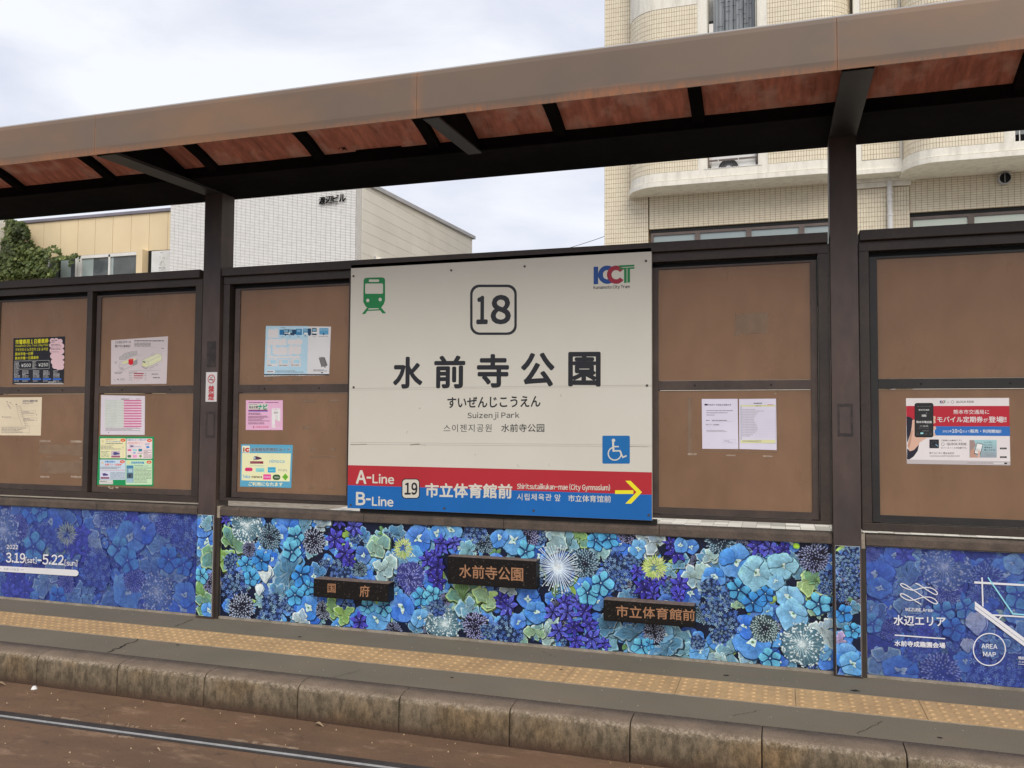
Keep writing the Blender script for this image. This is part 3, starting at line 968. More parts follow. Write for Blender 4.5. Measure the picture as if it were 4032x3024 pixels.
# ================================================================== GLAZED NOTICE FRAMES
PT, PM1, PM0, PB = 2.357, 1.672, 1.613, 0.905
def unit(x0, x1, starts, label, sash, zb=.817):
    e = empty('window_screen', ((x0 + x1) / 2, 0.68, 0.815), label, 'screen', 'brown window screens between the pillars')
    MB().box(x0, x1, .632, .712, zb, .862).obj('bottom_rail', M_FRAME, e, bevel=.002)
    MB().box(x0, x1, .632, .712, 2.402, 2.458).obj('top_rail', M_FRAME, e, bevel=.002)
    MB().box(x0 + .004, x1 - .006, .600, .76, 2.459, 2.518).obj('cap_rail', M_FRAME, e, bevel=.003)
    MB().box(x0, x0 + .052, .632, .712, .8625, 2.4015).obj('side_post', M_FRAME, e, bevel=.002)
    MB().box(x1 - .060, x1, .632, .712, .8625, 2.4015).obj('side_post', M_FRAME, e, bevel=.002)
    W_ = 0.883
    edges = [x0 + .052] + [v for s_ in starts for v in (s_, s_ + W_)] + [x1 - .060]
    for i in range(1, len(starts)):
        xa = starts[i - 1] + W_ + .012
        MB().box(xa, xa + .050, .632, .712, .8625, 2.4015).obj('mullion', M_FRAME, e, bevel=.002)
    for i, sx in enumerate(starts):
        lo = (x0 + .053) if i == 0 else starts[i - 1] + W_ + .063
        hi = (x1 - .061) if i == len(starts) - 1 else sx + W_ + .011
        # black recess round the sash
        g_ = MB()
        g_.box(lo, hi, .6925, .704, 2.352, 2.401)
        g_.box(lo, sx + .004, .6925, .704, .863, 2.351)
        g_.box(sx + W_ - .004, hi, .6925, .704, .863, 2.351)
        g_.obj('recess_seal', M_GASKET, e)
        f = MB()
        f.box(max(lo, sx - .040), sx, .652, .69, .866, 2.37)
        f.box(sx + W_, min(hi, sx + W_ + .034), .652, .69, .866, 2.37)
        f.box(sx, sx + W_, .652, .69, 2.3575, 2.37)
        f.box(sx, sx + W_, .652, .69, .866, PB)
        f.obj('sash_frame', sash, e)
        fr = MB().box(sx - .0, sx + W_, .650, .69, PM0 + .003, PM1).obj('middle_rail', sash, e, bevel=.002)
        sc_ = MB()
        for xx in (sx + .22, sx + .66):
            sc_.cyl((xx, PM0 + .03), .006, 'y', .648, .6498, 10)
        sc_.obj('screw_heads', M_GASKET, e)
        for (z0, z1) in ((PB + .001, PM0), (PM1 + .001, PT)):
            MB().box(sx + .001, sx + W_ - .001, .660, .664, z0, z1).obj('pane', M_ACRYL, e)
    return e
uL = unit(-4.02, 0.108, [0.050 - .883 - 1.012 * k for k in (3, 2, 1, 0)], 'brown window screen with four leaflets, left of the left pillar', M_SASH)
uC = unit(0.292, 4.412, [0.420, 1.424, 2.427, 3.428], 'brown window screen partly hidden by the station name sign', M_SASH, .842)
uR = unit(4.572, 8.70, [4.668 + 1.003 * k for k in range(4)], 'brown window screen with black inner sashes, right of the right pillar', M_DSASH)

def decal(name, c, y, quads, material, parent):
    for (u0, v0, u1, v1) in quads:
        p, q = at(c(u0, v0), y=y), at(c(u1, v1), y=y)
        r_ = random.Random(int(u0 + v0))
        w_, h_ = abs(q.x - p.x), abs(q.z - p.z)
        n_ = 9
        m = MB()
        pts = []
        xa, xb, za, zb_ = min(p.x, q.x), max(p.x, q.x), min(p.z, q.z), max(p.z, q.z)
        j = min(w_, h_) * .14
        for k in range(n_): pts.append((xa + (xb - xa) * k / n_, za + r_.uniform(0, j)))
        for k in range(3): pts.append((xb - r_.uniform(0, j), za + (zb_ - za) * k / 3))
        for k in range(n_): pts.append((xb - (xb - xa) * k / n_, zb_ - r_.uniform(0, j)))
        for k in range(3): pts.append((xa + r_.uniform(0, j), zb_ - (zb_ - za) * k / 3))
        m.prism(pts, 'y', y, y + .0006)
        m.obj(name, material, parent)
decal('tape_scrap', Ac, .6588, [(258, 1214, 330, 1232), (458, 1216, 538, 1234), (262, 1448, 322, 1464), (462, 1448, 530, 1464), (520, 1326, 540, 1340), (300, 1322, 340, 1326)], M_TAPE, uL)
decal('poster_ghost', Ac, .6592, [(256, 1234, 536, 1322), (256, 1340, 536, 1446)], M_GHOST, uL)
decal('tape_ghost', Bc, .6590, [(645, 948, 735, 972), (828, 944, 890, 966), (648, 1122, 698, 1144), (697, 1263, 733, 1284), (828, 1268, 864, 1284), (688, 1518, 720, 1534), (824, 1520, 858, 1536), (700, 1318, 880, 1330), (412, 806, 455, 828), (585, 806, 640, 828)], M_GHOST, uC)
decal('poster_ghost', Cc, .6592, [(273, 880, 300, 1175), (300, 1160, 745, 1172), (520, 440, 700, 560), (742, 885, 750, 1160)], M_GHOST, uC)
decal('tape_scrap', Cc, .6588, [(275, 1172, 323, 1185), (476, 1180, 526, 1190), (668, 1184, 720, 1194), (730, 858, 738, 866)], M_TAPE, uC)
# glue crumbs below the green leaflet
decal('glue_crumb', Ac, .6495, [(705, 1516, 722, 1530), (728, 1520, 742, 1538), (752, 1518, 775, 1532), (714, 1528, 730, 1536)], M_TAPE, uL)

# ================================================================== STATION NAME SIGN
WHT, BLK = (0.675, 0.65, 0.575), (0.018, 0.019, 0.024)
RED, BLU = ink(178, 42, 52, 1.05), ink(20, 98, 172, 1.1)
sg = empty('station_sign', (2.37, 0.60, 0.80), 'large white station name sign with the number 18 and a red and blue arrow band', 'sign')
YS = 0.600
P = Print(YS - .0006, wall_map(S6, YS), cell=.02)
MB().box(1.342, 3.396, YS, .628, 0.828, 2.486).obj('board', mat('sign_white', (0.675, 0.65, 0.575), (0.645, 0.62, 0.54), 1.5, .38, spec=.4), sg, bevel=.002)
MB().box(1.42, 3.42, .63, .66, 0.800, 0.832).obj('shade_band', M_GASKET, sg)  # added black bar standing in for the shadow in the gap under the sign
q = Print(YS - .0003, cell=.05)
zr = at(S6(900, 1292), y=YS).z; zb = at(S6(900, 1412), y=YS).z
q.wpoly([(1.342, zr), (3.396, zr), (3.396, zb), (1.342, zb)], RED)
o_ = q.obj('red_band', M_SIGN, sg)
q = Print(YS - .0003, cell=.05)
q.wpoly([(1.342, zb), (3.396, zb), (3.396, .829), (1.342, .829)], BLU)
q.obj('blue_band', M_SIGN, sg)
# seams in the sheet, bolts, scratches
def seam(va, vb, ua=44, ub=1756, w=1.6, col=(0.42, 0.39, 0.34)):
    P.line([(ua, va), (ub, vb)], w, col)
seam(836, 816); seam(846, 824, w=1.2, col=(0.5, 0.47, 0.41)); seam(1142, 1157, w=1.4); seam(1153, 1167, w=1.6)
for (a, b, c_, d, w) in ((44, 1155, 135, 1153, 4), (385, 1156, 432, 1152, 6), (430, 1154, 470, 1158, 2), (1590, 1164, 1730, 1167, 2.5), (755, 1215, 750, 1208, 2), (1237, 870, 1240, 884, 2), (992, 1266, 998, 1282, 1.5), (1170, 1262, 1172, 1276, 1.5), (360, 1092, 370, 1078, 1.5), (433, 948, 440, 948, 3)):
    P.line([(a, b), (c_, d)], w, (0.28, 0.25, 0.20))
# tram pictogram
G_ = ink(12, 120, 62, 1.2)
P.poly([(118, 222), (124, 210), (140, 207), (220, 205), (234, 208), (240, 218), (240, 335), (232, 358), (218, 377), (205, 380), (145, 381), (130, 371), (116, 345)], G_)
P.rrect(148, 217, 206, 231, 4, WHT)
P.rrect(127, 240, 228, 298, 7, WHT)
P.ell(142, 336, 9, 10, WHT); P.ell(212, 331, 9, 10, WHT)
P.poly([(128, 412), (108, 414), (136, 378), (150, 378)], G_)
P.poly([(246, 409), (226, 410), (200, 378), (216, 375)], G_)
P.line([(137, 392), (214, 389)], 7, G_)
# number 18 in its rounded frame
P.rrect(723, 246, 988, 532, 52, BLK); P.rrect(737, 261, 974, 518, 42, WHT)
P.text('1', 764, 391, 818, 390, 150, BLK, bold=.030); P.text('8', 846, 389, 948, 387, 155, BLK, bold=.034)
# name in big characters
for ch, u0, u1, v0, v1 in (('水', 285, 453, 655, 838), ('前', 519, 695, 648, 836), ('寺', 762, 943, 640, 832), ('公', 1012, 1202, 632, 825), ('園', 1281, 1463, 628, 825)):
    P.text(ch, u0 + 5, (v0 + v1) / 2, u1 - 5, (v0 + v1) / 2, v1 - v0 - 12, BLK, bold=.030)
P.text('すいぜんじこうえん', 595, 917, 1122, 909, 60, BLK, bold=.02)
P.text('Suizenji Park', 708, 993, 1002, 991, 42, (0.05, 0.05, 0.055), bold=.008, gap=.13)
P.text('스이젠지공원', 572, 1062, 845, 1060, 44, (0.06, 0.06, 0.065))
P.text('水前寺公园', 900, 1060, 1144, 1060, 46, (0.05, 0.05, 0.055), bold=.008)
# operator logo
P.poly([(1424, 145), (1450, 144), (1450, 243), (1424, 245)], ink(20, 70, 140, 1.1))
P.ring(1502, 190, 26, 52, ink(20, 70, 140, 1.1), 30, 60, 300)
P.poly([(1450, 185), (1470, 150), (1505, 142), (1478, 180), (1478, 208), (1512, 240), (1480, 238), (1450, 205)], ink(20, 70, 140, 1.1))
P.ring(1552, 190, 26, 52, ink(150, 28, 50, 1.1), 34, 35, 325)
P.poly([(1566, 137), (1656, 133), (1656, 143), (1572, 148)], G_)
P.poly([(1566, 152), (1656, 147), (1656, 156), (1576, 160)], G_)
P.poly([(1597, 158), (1631, 156), (1631, 234), (1597, 237)], G_)
P.line([(1614, 156), (1614, 234)], 3.5, WHT)
P.text('Kumamoto City Tram', 1424, 265, 1629, 259, 23, BLK, bold=.02)
# wheelchair symbol
P.rrect(1474, 1104, 1630, 1263, 8, ink(22, 104, 170, 1.1))
P.ell(1537, 1131, 10, 10, WHT)
P.ring(1544, 1206, 33, 40, WHT, 40, -20, 250)
P.line([(1535, 1145), (1537, 1190)], 11, WHT); P.line([(1537, 1166), (1564, 1166)], 7, WHT)
P.line([(1537, 1190), (1573, 1190), (1590, 1227), (1608, 1219)], 8, WHT)
# line names and next stop
P.text('A', 77, 1338, 132, 1340, 72, WHT, bold=.03); P.text('-', 137, 1342, 160, 1343, 7, WHT, bold=.02); P.text('Line', 170, 1347, 290, 1352, 52, WHT, bold=.026)
P.text('B', 77, 1461, 126, 1462, 70, WHT, bold=.03); P.text('-', 133, 1465, 157, 1466, 7, WHT, bold=.02); P.text('Line', 167, 1475, 286, 1480, 52, WHT, bold=.026)
P.rrect(334, 1348, 437, 1462, 22, BLK); P.rrect(339, 1353, 432, 1457, 18, WHT)
P.text('19', 353, 1405, 422, 1405, 66, BLK, bold=.028)
P.text('市立体育館前', 470, 1413, 960, 1420, 78, WHT, bold=.03)
P.text('Shiritsutaiikukan-mae (City Gymnasium)', 990, 1394, 1517, 1402, 42, WHT, bold=.02, gap=.10)
P.text('시립체육관', 990, 1451, 1185, 1454, 38, WHT, bold=.008); P.text('앞', 1203, 1456, 1237, 1456, 38, WHT, bold=.008)
P.text('市立体育馆前', 1280, 1459, 1522, 1464, 38, WHT, bold=.012)
Y_ = ink(243, 214, 40, 1.2)
P.poly([(1546, 1414), (1650, 1414), (1650, 1435), (1546, 1435)], Y_)
P.poly([(1604, 1360), (1634, 1360), (1699, 1425), (1638, 1490), (1604, 1490), (1668, 1425)], Y_)
# flaked lettering
rr = random.Random(2)
for k in range(60):
    u, v = rr.uniform(470, 960), rr.uniform(1395, 1460)
    P.rect(u, v, u + rr.uniform(2, 7), v + rr.uniform(1, 4), BLU if v > 1412 else RED)
P.obj('lettering', M_SIGN, sg)
M_BOLT = mat('dull_bolt', (0.10, 0.09, 0.08), None, 30, 0.5, metal=.5)
for u, v in ((61, 198), (616, 165), (1033, 143), (1722, 112), (62, 829), (1728, 819), (46, 1497), (577, 1516), (1084, 1529), (1738, 1555)):
    p = at(S6(u, v), y=YS)
    MB().cyl((p.x, p.z), .0075, 'y', YS - .004, YS - .0005, 10).obj('bolt', M_BOLT, sg)

# ================================================================== STONE NAMEPLATES
for (c, q4, txts, lab) in (
    (Fc, ((945, 745), (1675, 775), (1668, 962), (948, 912)), (('国', 1078, 824, 1162, 828, 92), ('府', 1388, 852, 1490, 856, 118)), 'smallest black granite nameplate with two copper characters, leftmost of three'),
    (Mc, ((155, 470), (1010, 515), (1010, 795), (158, 732)), (('水前寺公園', 262, 608, 890, 648, 135),), 'tall black granite nameplate with five copper characters, highest of the three'),
    (Mc, None, (('市立体育館前', 1778, 995, 2553, 1040, 118),), 'wide black granite nameplate with six copper characters, rightmost of three')):
    if q4:
        a, b = at(c(*q4[0]), y=.565), at(c(*q4[2]), y=.565)
        x0, x1, z1, z0 = a.x, b.x, (at(c(*q4[0]), y=.565).z + at(c(*q4[1]), y=.565).z) / 2, (at(c(*q4[2]), y=.565).z + at(c(*q4[3]), y=.565).z) / 2
    else:
        x0, x1 = at(Mc(1660, 1000), y=.565).x, at(Gc(455, 900), y=.565).x
        z1 = at(Mc(1665, 888), y=.565).z; z0 = at(Mc(1672, 1092), y=.565).z
    e = empty('stone_nameplate', ((x0 + x1) / 2, .62, z0), lab, 'nameplate', 'granite nameplates on the flower mural')
    MB().box(x0, x1, .565, .655, z0, z1).obj('granite_block', M_GRAN, e, bevel=.004)
    MB().box(x0 + .003, x1 - .003, .5655, .654, z1 + .0002, z1 + .0022).obj('dusty_top', M_GRTOP, e)
    for t_, u0, v0, u1, v1, h in txts:
        n_ = len(t_)
        for i_, ch_ in enumerate(t_):
            g_ = Print(.5644, wall_map(c, .565))
            a0, a1 = (i_ + .05) / n_, (i_ + .95) / n_
            g_.text(ch_, u0 + (u1 - u0) * a0, v0 + (v1 - v0) * a0, u0 + (u1 - u0) * a1, v0 + (v1 - v0) * a1, h * .92, (0.36, 0.185, 0.10), bold=.014)
            g_.obj('carved_character', M_PRINT, e)
    pr_ = Print(.5646, wall_map(c, .565))
    r_ = random.Random(4)
    for k in range(70):
        xx, zz = r_.uniform(x0 + .01, x1 - .01), r_.uniform(z0 + .01, z1 - .01)
        d = r_.uniform(.0006, .0016); gcol = (.28, .24, .2)
        pr_.wpoly([(xx - d, zz - d), (xx + d, zz - d), (xx + d, zz + d), (xx - d, zz + d)], gcol)
    tag(pr_.obj('stone_flecks', M_PRINT, e), kind='stuff')

# ================================================================== POSTERS
PY = .6590
def poster(name, lab, cat, c, q4, col, group=None, curl=0.0):
    """q4: TL TR BR BL in crop units; returns (root, Print)"""
    w = [at(c(*p), y=PY) for p in q4]
    n = 10
    m = MB()
    rr_ = random.Random(int(q4[0][0] + q4[2][1]))
    ph = rr_.uniform(0, 6)
    for side, off in ((0, 0.0), (1, .0006)):
        for j in range(n + 1):
            for i in range(n + 1):
                s_, t_ = i / n, j / n
                a = w[0].lerp(w[1], s_); b = w[3].lerp(w[2], s_)
                p = a.lerp(b, t_)
                m.v.append((p.x, PY - .0006 + off, p.z))
    N = n + 1
    for j in range(n):
        for i in range(n):
            a = j * N + i
            m.f.append((a, a + 1, a + N + 1, a + N))
            m.f.append(tuple(N * N + k for k in (a + N, a + N + 1, a + 1, a)))
    for i in range(n):
        m.f.append((i, N * N + i, N * N + i + 1, i + 1))
        a = n * N + i
        m.f.append((a, a + 1, N * N + a + 1, N * N + a))
        a = i * N
        m.f.append((a, a + N, N * N + a + N, N * N + a))
        a = i * N + n
        m.f.append((a, N * N + a, N * N + a + N, a + N))
    x = sum(p.x for p in w) / 4; z = min(p.z for p in w)
    e = empty(name, (x, PY, z), lab, cat, group)
    m.obj('paper', mat('paper_' + cat + str(len(WP)), col, tuple(v * .93 for v in col), 5, .62, spec=.3), e)
    pr_ = Print(PY - .0011, wall_map(c, PY), cell=.004)
    return e, pr_

K_ = (0.03, 0.03, 0.035)
GR = (0.22, 0.22, 0.24)
YEL = ink(214, 208, 40, 1.15)
# black one-day-pass poster
T = crop(0, 1300, .27728)
e, p = poster('poster', 'black poster with yellow lettering and a pink cloud, top left pane', 'poster', T, ((192, 116), (925, 88), (905, 770), (178, 770)), (0.022, 0.023, 0.032))
p.text('市電専用１日乗車券', 222, 170, 690, 150, 66, YEL, bold=.03)
p.text('Kumamoto City Tram 1 Day Pass', 222, 228, 688, 212, 38, YEL, bold=.01)
p.text('구마모토시 노면전차 1일 승차권', 220, 280, 680, 266, 42, YEL, bold=.008)
p.text('熊本市电一日券', 218, 340, 474, 330, 46, YEL, bold=.012)
p.text('熊本市電一日乘車券', 216, 400, 550, 388, 44, YEL, bold=.012)
PK = ink(222, 190, 198, 1.15)
for (u, v, r) in ((745, 150, 36), (800, 145, 34), (855, 160, 36), (740, 215, 38), (876, 225, 38), (748, 290, 42), (875, 300, 40), (755, 370, 42), (880, 385, 36), (765, 450, 42), (880, 460, 36), (785, 510, 42), (870, 522, 42), (830, 535, 32)):
    p.ell(u, v, r, r, PK, n=16)
p.rect(745, 150, 880, 520, PK)
p.fine(733, 132, 825, 180, 2, (0.25, 0.2, 0.22)); p.fine(728, 194, 890, 232, 2, (0.3, 0.22, 0.25)); p.fine(728, 246, 885, 284, 2, (0.3, 0.22, 0.25)); p.fine(725, 300, 870, 318, 1, (0.3, 0.22, 0.25))
p.line([(212, 440), (700, 428), (700, 545), (206, 556), (212, 440)], 4, (0.6, 0.6, 0.6))
p.text('¥500', 306, 502, 438, 496, 46, (0.7, 0.7, 0.7), bold=.02); p.text('¥250', 550, 494, 684, 488, 46, (0.7, 0.7, 0.7), bold=.02)
p.fine(220, 448, 300, 550, 6, (0.5, 0.5, 0.5), .8); p.fine(462, 440, 530, 545, 6, (0.5, 0.5, 0.5), .8)
for u in (200, 318, 470, 615, 758):
    p.fine(u, 568, u + 105, 675, 6, (0.5, 0.5, 0.52), .85, seed=u); p.rect(u - 6, 684, u + 112, 708, ink(60, 110, 200, 1.1)); p.fine(u, 712, u + 90, 732, 1, (0.5, 0.5, 0.5))
p.fine(684, 726, 792, 748, 1, (0.75, 0.75, 0.75), 1); p.fine(800, 734, 895, 744, 1, (0.5, 0.5, 0.5), 1)
p.poly([(190, 752), (900, 752), (905, 768), (240, 768)], (0.55, 0.52, 0.5))
p.obj('print', M_PRINT, e)
# white tram-space poster
T = crop(380, 1300, .19289)
e, p = poster('poster', 'crumpled white poster with two line drawings of trams and a red box', 'poster', T, ((300, 205), (1462, 125), (1430, 1095), (296, 1108)), ink(196, 186, 188))
p.text('こんなにスペース', 385, 245, 700, 240, 50, K_, bold=.02); p.text('空いているのに!', 380, 325, 690, 320, 50, K_, bold=.03)
p.fine(775, 200, 1375, 235, 1, (0.12, 0.11, 0.13), 1); p.fine(775, 252, 1150, 338, 3, (0.2, 0.2, 0.2), .9)
p.line([(500, 372), (1230, 352)], 2, (0.35, 0.33, 0.33)); p.line([(420, 838), (600, 836)], 3, GR); p.line([(650, 828), (1320, 818)], 3, GR)
LG = (0.28, 0.28, 0.28); YG = ink(208, 206, 160, 1.2)
p.poly([(465, 555), (590, 470), (830, 425), (832, 490), (600, 600), (470, 605)], (0.52, 0.5, 0.5))
p.line([(465, 555), (590, 470), (830, 425), (832, 490), (600, 600), (470, 605), (465, 555)], 4, LG); p.line([(600, 600), (600, 555), (830, 460)], 3, LG)
for (u, v) in ((580, 520), (720, 470)): p.ring(u, v, 38, 42, LG, 20)
p.line([(640, 440), (680, 500)], 5, LG)
p.poly([(515, 660), (640, 610), (650, 670), (540, 690)], YG); p.poly([(750, 590), (800, 560), (800, 600), (760, 620)], YG)
p.line([(465, 690), (465, 790), (520, 820), (835, 690), (835, 570)], 4, LG); p.line([(465, 690), (560, 720), (835, 600)], 3, LG)
p.poly([(740, 640), (835, 600), (835, 690), (740, 735)], (0.35, 0.35, 0.35))
for k in range(4): p.line([(480 + k * 18, 760), (500 + k * 18, 800)], 5, (0.15, .15, .15))
p.poly([(655, 600), (752, 585), (752, 690), (705, 716), (655, 690)], ink(196, 34, 46)); p.poly([(655, 600), (700, 580), (752, 585), (715, 612)], ink(200, 90, 70))
p.line([(770, 520), (925, 505)], 3, LG); p.line([(450, 652), (540, 652)], 2, LG)
p.poly([(940, 610), (1240, 478), (1335, 500), (1335, 620), (1040, 760), (935, 735)], ink(206, 208, 178, 1.2))
p.line([(940, 610), (1240, 478), (1335, 500), (1335, 620), (1040, 760), (935, 735), (940, 610)], 4, LG); p.line([(940, 610), (1060, 640), (1335, 510)], 3, LG); p.line([(1060, 640), (1055, 755)], 3, LG)
p.poly([(950, 630), (1005, 645), (1000, 672), (948, 656)], (0.12, .14, .2)); p.poly([(945, 672), (1010, 690), (1010, 726), (945, 712)], ink(214, 210, 140, 1.2))
for k in range(5): p.poly([(1085 + k * 50, 655 - k * 22), (1115 + k * 50, 641 - k * 22), (1115 + k * 50, 672 - k * 22), (1085 + k * 50, 686 - k * 22)], ink(216, 216, 170, 1.2))
p.line([(930, 745), (1010, 785), (1040, 765)], 9, (0.12, .12, .12)); p.line([(1100, 775), (1175, 740)], 9, LG); p.line([(1210, 720), (1250, 705)], 9, LG)
p.line([(1120, 500), (1150, 530), (1185, 480), (1150, 455), (1120, 500)], 3, LG)
p.fine(372, 850, 600, 895, 2, (0.3, .3, .3)); p.line([(372, 1000), (372, 1036), (395, 1010)], 3, LG); p.poly([(430, 990), (460, 1004), (430, 1020)], K_); p.fine(485, 985, 590, 1025, 2, (0.3, .3, .3))
p.fine(662, 846, 850, 866, 1, (0.25, .25, .25))
for v, w_, cc in ((876, 965, ink(150, 30, 55)), (920, 955, ink(165, 70, 85)), (965, 945, ink(175, 125, 130)), (1008, 898, ink(200, 180, 178))):
    p.rect(762, v, w_, v + 20, cc); p.fine(662, v, 745, v + 18, 1, (0.3, .3, .3)); p.fine(980, v, 1030, v + 18, 1, (0.3, .3, .3))
p.fine(1128, 884, 1312, 910, 1, (0.06, .06, .06), 1); p.fine(1155, 955, 1295, 985, 1, (0.06, .06, .06), 1); p.fine(372, 640, 430, 685, 2, LG); p.fine(1330, 362, 1380, 382, 1, (0.06, .06, .06), 1)
p.obj('print', M_PRINT, e)
# beige garden map
T = crop(0, 1300, .27728)
e, p = poster('poster', 'yellowed paper map with a ladder-like line, cut by the left photo edge', 'poster', T, ((-120, 956), (597, 951), (580, 1497), (-120, 1492)), ink(212, 198, 172))
p.text('水前寺公園案内図', 322, 1008, 533, 1003, 30, ink(70, 75, 100), bold=.01); p.text('Suizenji Park', 322, 1040, 474, 1036, 22, ink(80, 90, 125), bold=.008)
for k in range(11):
    u = 240 + k * 11.2; v = 1092 + k * 26
    p.line([(u, v), (u + 52, v - 2)], 3, (0.3, .24, .24))
p.line([(232, 1056), (262, 1200), (316, 1354)], 3, (0.3, .24, .24)); p.line([(262, 1066), (300, 1100), (320, 1210), (368, 1354)], 3, (0.3, .24, .24))
for (a, b, c_, d) in ((312, 1145, 506, 1190), (336, 1250, 524, 1288), (20, 1376, 424, 1460)): p.line([(a, b), (c_, b - 4), (c_, d - 4), (a, d), (a, b)], 2.5, (0.33, .30, .28))
p.fine(325, 1150, 500, 1184, 2, (0.35, .3, .3)); p.fine(344, 1252, 515, 1282, 2, (0.35, .3, .3)); p.fine(30, 1380, 415, 1456, 4, (0.38, .35, .3)); p.fine(55, 1226, 170, 1240, 1, (0.25, .22, .22))
p.line([(60, 1245), (280, 1250)], 2, (0.4, .36, .32)); p.line([(60, 1085), (560, 1072)], 1.5, (0.5, .45, .4)); p.line([(0, 1362), (560, 1356)], 1.5, (0.5, .45, .4)); p.line([(300, 1222), (490, 1208)], 2, (0.4, .36, .32))
p.ell(102, 1018, 8, 8, (0.2, .2, .2)); p.ell(145, 1030, 9, 7, (0.35, .3, .3)); p.line([(150, 1032), (182, 1058)], 3, (0.3, .26, .26)); p.line([(112, 1050), (150, 1112)], 14, ink(175, 155, 150)); p.ell(234, 1054, 12, 7, (0.2, .18, .18)); p.ell(520, 1202, 8, 5, (0.1, .1, .1)); p.ell(38, 1233, 10, 5, (0.1, .1, .1))
p.obj('print', M_PRINT, e)
# fare / timetable sheet, pink rows
T = crop(370, 1540, .24107)
e, p = poster('timetable', 'white timetable sheet with pink striped rows above the green leaflet', 'timetable', T, ((118, 65), (835, 80), (828, 716), (106, 712)), ink(205, 198, 206))
p.text('運賃料金表', 446, 130, 576, 128, 15, K_, bold=.02)
p.rect(178, 142, 488, 594, ink(196, 202, 198)); p.rect(488, 142, 776, 598, ink(224, 190, 204))
for k in range(11): p.rect(488, 144 + k * 42.3, 776, 162 + k * 42.3, ink(190, 92, 140)); p.line([(178, 146 + k * 42.3), (488, 146 + k * 42.3)], 2, (0.42, .42, .42)); p.fine(190, 150 + k * 42.3, 420, 178 + k * 42.3, 2, (0.5, .52, .5), .8, .25); p.fine(500, 166 + k * 42.3, 740, 180 + k * 42.3, 1, (0.6, .4, .48), .9, .3)
p.fine(190, 600, 760, 652, 3, (0.25, .25, .25), 1, .35); p.fine(690, 118, 766, 134, 1, (0.3, .3, .3)); p.rect(232, 668, 246, 678, K_)
p.obj('print', M_PRINT, e)
# green leaflet with four cards
e, p = poster('leaflet', 'green bordered leaflet with four pastel rounded cards, under the pink striped timetable', 'leaflet', T, ((84, 738), (984, 744), (972, 1556), (50, 1530)), ink(30, 138, 84))
CR_, PKC, BLC, GRC = ink(222, 214, 172), ink(226, 204, 204), ink(188, 204, 222), ink(184, 214, 178)
p.rrect(104, 770, 522, 1096, 14, CR_); p.rrect(532, 774, 954, 1104, 14, PKC); p.rrect(98, 1118, 516, 1448, 14, BLC); p.rrect(520, 1124, 952, 1528, 14, GRC)
BT, RT = ink(52, 130, 190, 1.2), ink(214, 82, 60, 1.2)
p.text('全国相互利用ICカード', 190, 790, 375, 788, 18, RT, bold=.01); p.text('でんでん', 190, 822, 298, 822, 26, BT, bold=.012); p.text('nimoca', 304, 824, 430, 822, 22, BT, bold=.03)
p.fine(188, 845, 500, 866, 1, (0.15, .15, .15)); p.fine(112, 875, 450, 890, 1, (0.35, .33, .3)); p.fine(112, 898, 450, 955, 3, (0.2, .2, .2), 1, .45)
p.rect(282, 975, 430, 1085, ink(190, 176, 186)); p.poly([(318, 1000), (350, 990), (420, 1015), (420, 1030), (350, 1045), (318, 1040)], ink(70, 72, 120)); p.rect(286, 1058, 428, 1084, ink(150, 80, 110))
p.ell(148, 820, 20, 22, ink(205, 195, 150)); p.ell(478, 918, 15, 15, ink(200, 190, 150)); p.rect(462, 935, 492, 1080, ink(216, 206, 168)); p.fine(120, 975, 270, 1080, 5, ink(150, 170, 140), .9)
p.text('市電でICカード使えます', 548, 798, 860, 796, 26, BT, bold=.02); p.text('全国相互利用ICカード', 552, 846, 796, 846, 20, RT, bold=.01)
p.rect(575, 868, 660, 935, ink(200, 188, 200)); p.poly([(595, 885), (640, 890), (655, 905), (600, 915)], ink(90, 80, 120)); p.text('nimoca', 668, 905, 772, 905, 24, ink(110, 160, 205), bold=.02)
p.rrect(550, 948, 614, 978, 14, ink(206, 92, 140)); p.rect(635, 948, 704, 978, ink(140, 196, 205)); p.rrect(728, 942, 788, 986, 6, ink(46, 120, 150)); p.ell(662, 1008, 22, 14, ink(110, 160, 200)); p.fine(715, 1005, 800, 1022, 1, (0.25, .2, .2), 1)
p.rrect(548, 1042, 610, 1086, 20, ink(70, 110, 84)); p.rect(634, 1042, 702, 1086, ink(232, 150, 190)); p.poly([(762, 1034), (788, 1062), (762, 1090), (736, 1062)], ink(110, 150, 80)); p.poly([(858, 895), (905, 900), (908, 930), (858, 934)], ink(50, 130, 200)); p.fine(835, 852, 920, 885, 2, ink(90, 140, 200)); p.fine(812, 955, 945, 1090, 7, ink(120, 90, 110), 1, .4)
for (u, v) in ((475, 802), (908, 806), (466, 1154), (902, 1160)):
    for a in range(0, 360, 45): p.ell(u + 28 * math.cos(math.radians(a)), v + 16 * math.sin(math.radians(a)), 15, 11, ink(214, 70, 44), n=10)
    p.fine(u - 24, v - 10, u + 24, v + 12, 2, (0.8, .7, .4), 1)
p.text('市電定期券は', 178, 1152, 350, 1154, 32, BT, bold=.03); p.text('全線フリー定期券', 178, 1198, 452, 1202, 34, RT, bold=.025); p.ell(140, 1172, 24, 24, ink(200, 190, 180))
p.fine(106, 1232, 440, 1272, 2, (0.18, .18, .2), 1, .5); p.fine(112, 1280, 510, 1305, 2, ink(205, 130, 130), 1, .4); p.fine(270, 1320, 508, 1440, 7, (0.28, .3, .36), 1, .45)
p.rect(108, 1320, 255, 1435, ink(200, 200, 220)); p.poly([(140, 1345), (180, 1338), (236, 1362), (230, 1380), (150, 1385)], ink(76, 72, 120)); p.rect(110, 1404, 252, 1432, ink(130, 70, 100))
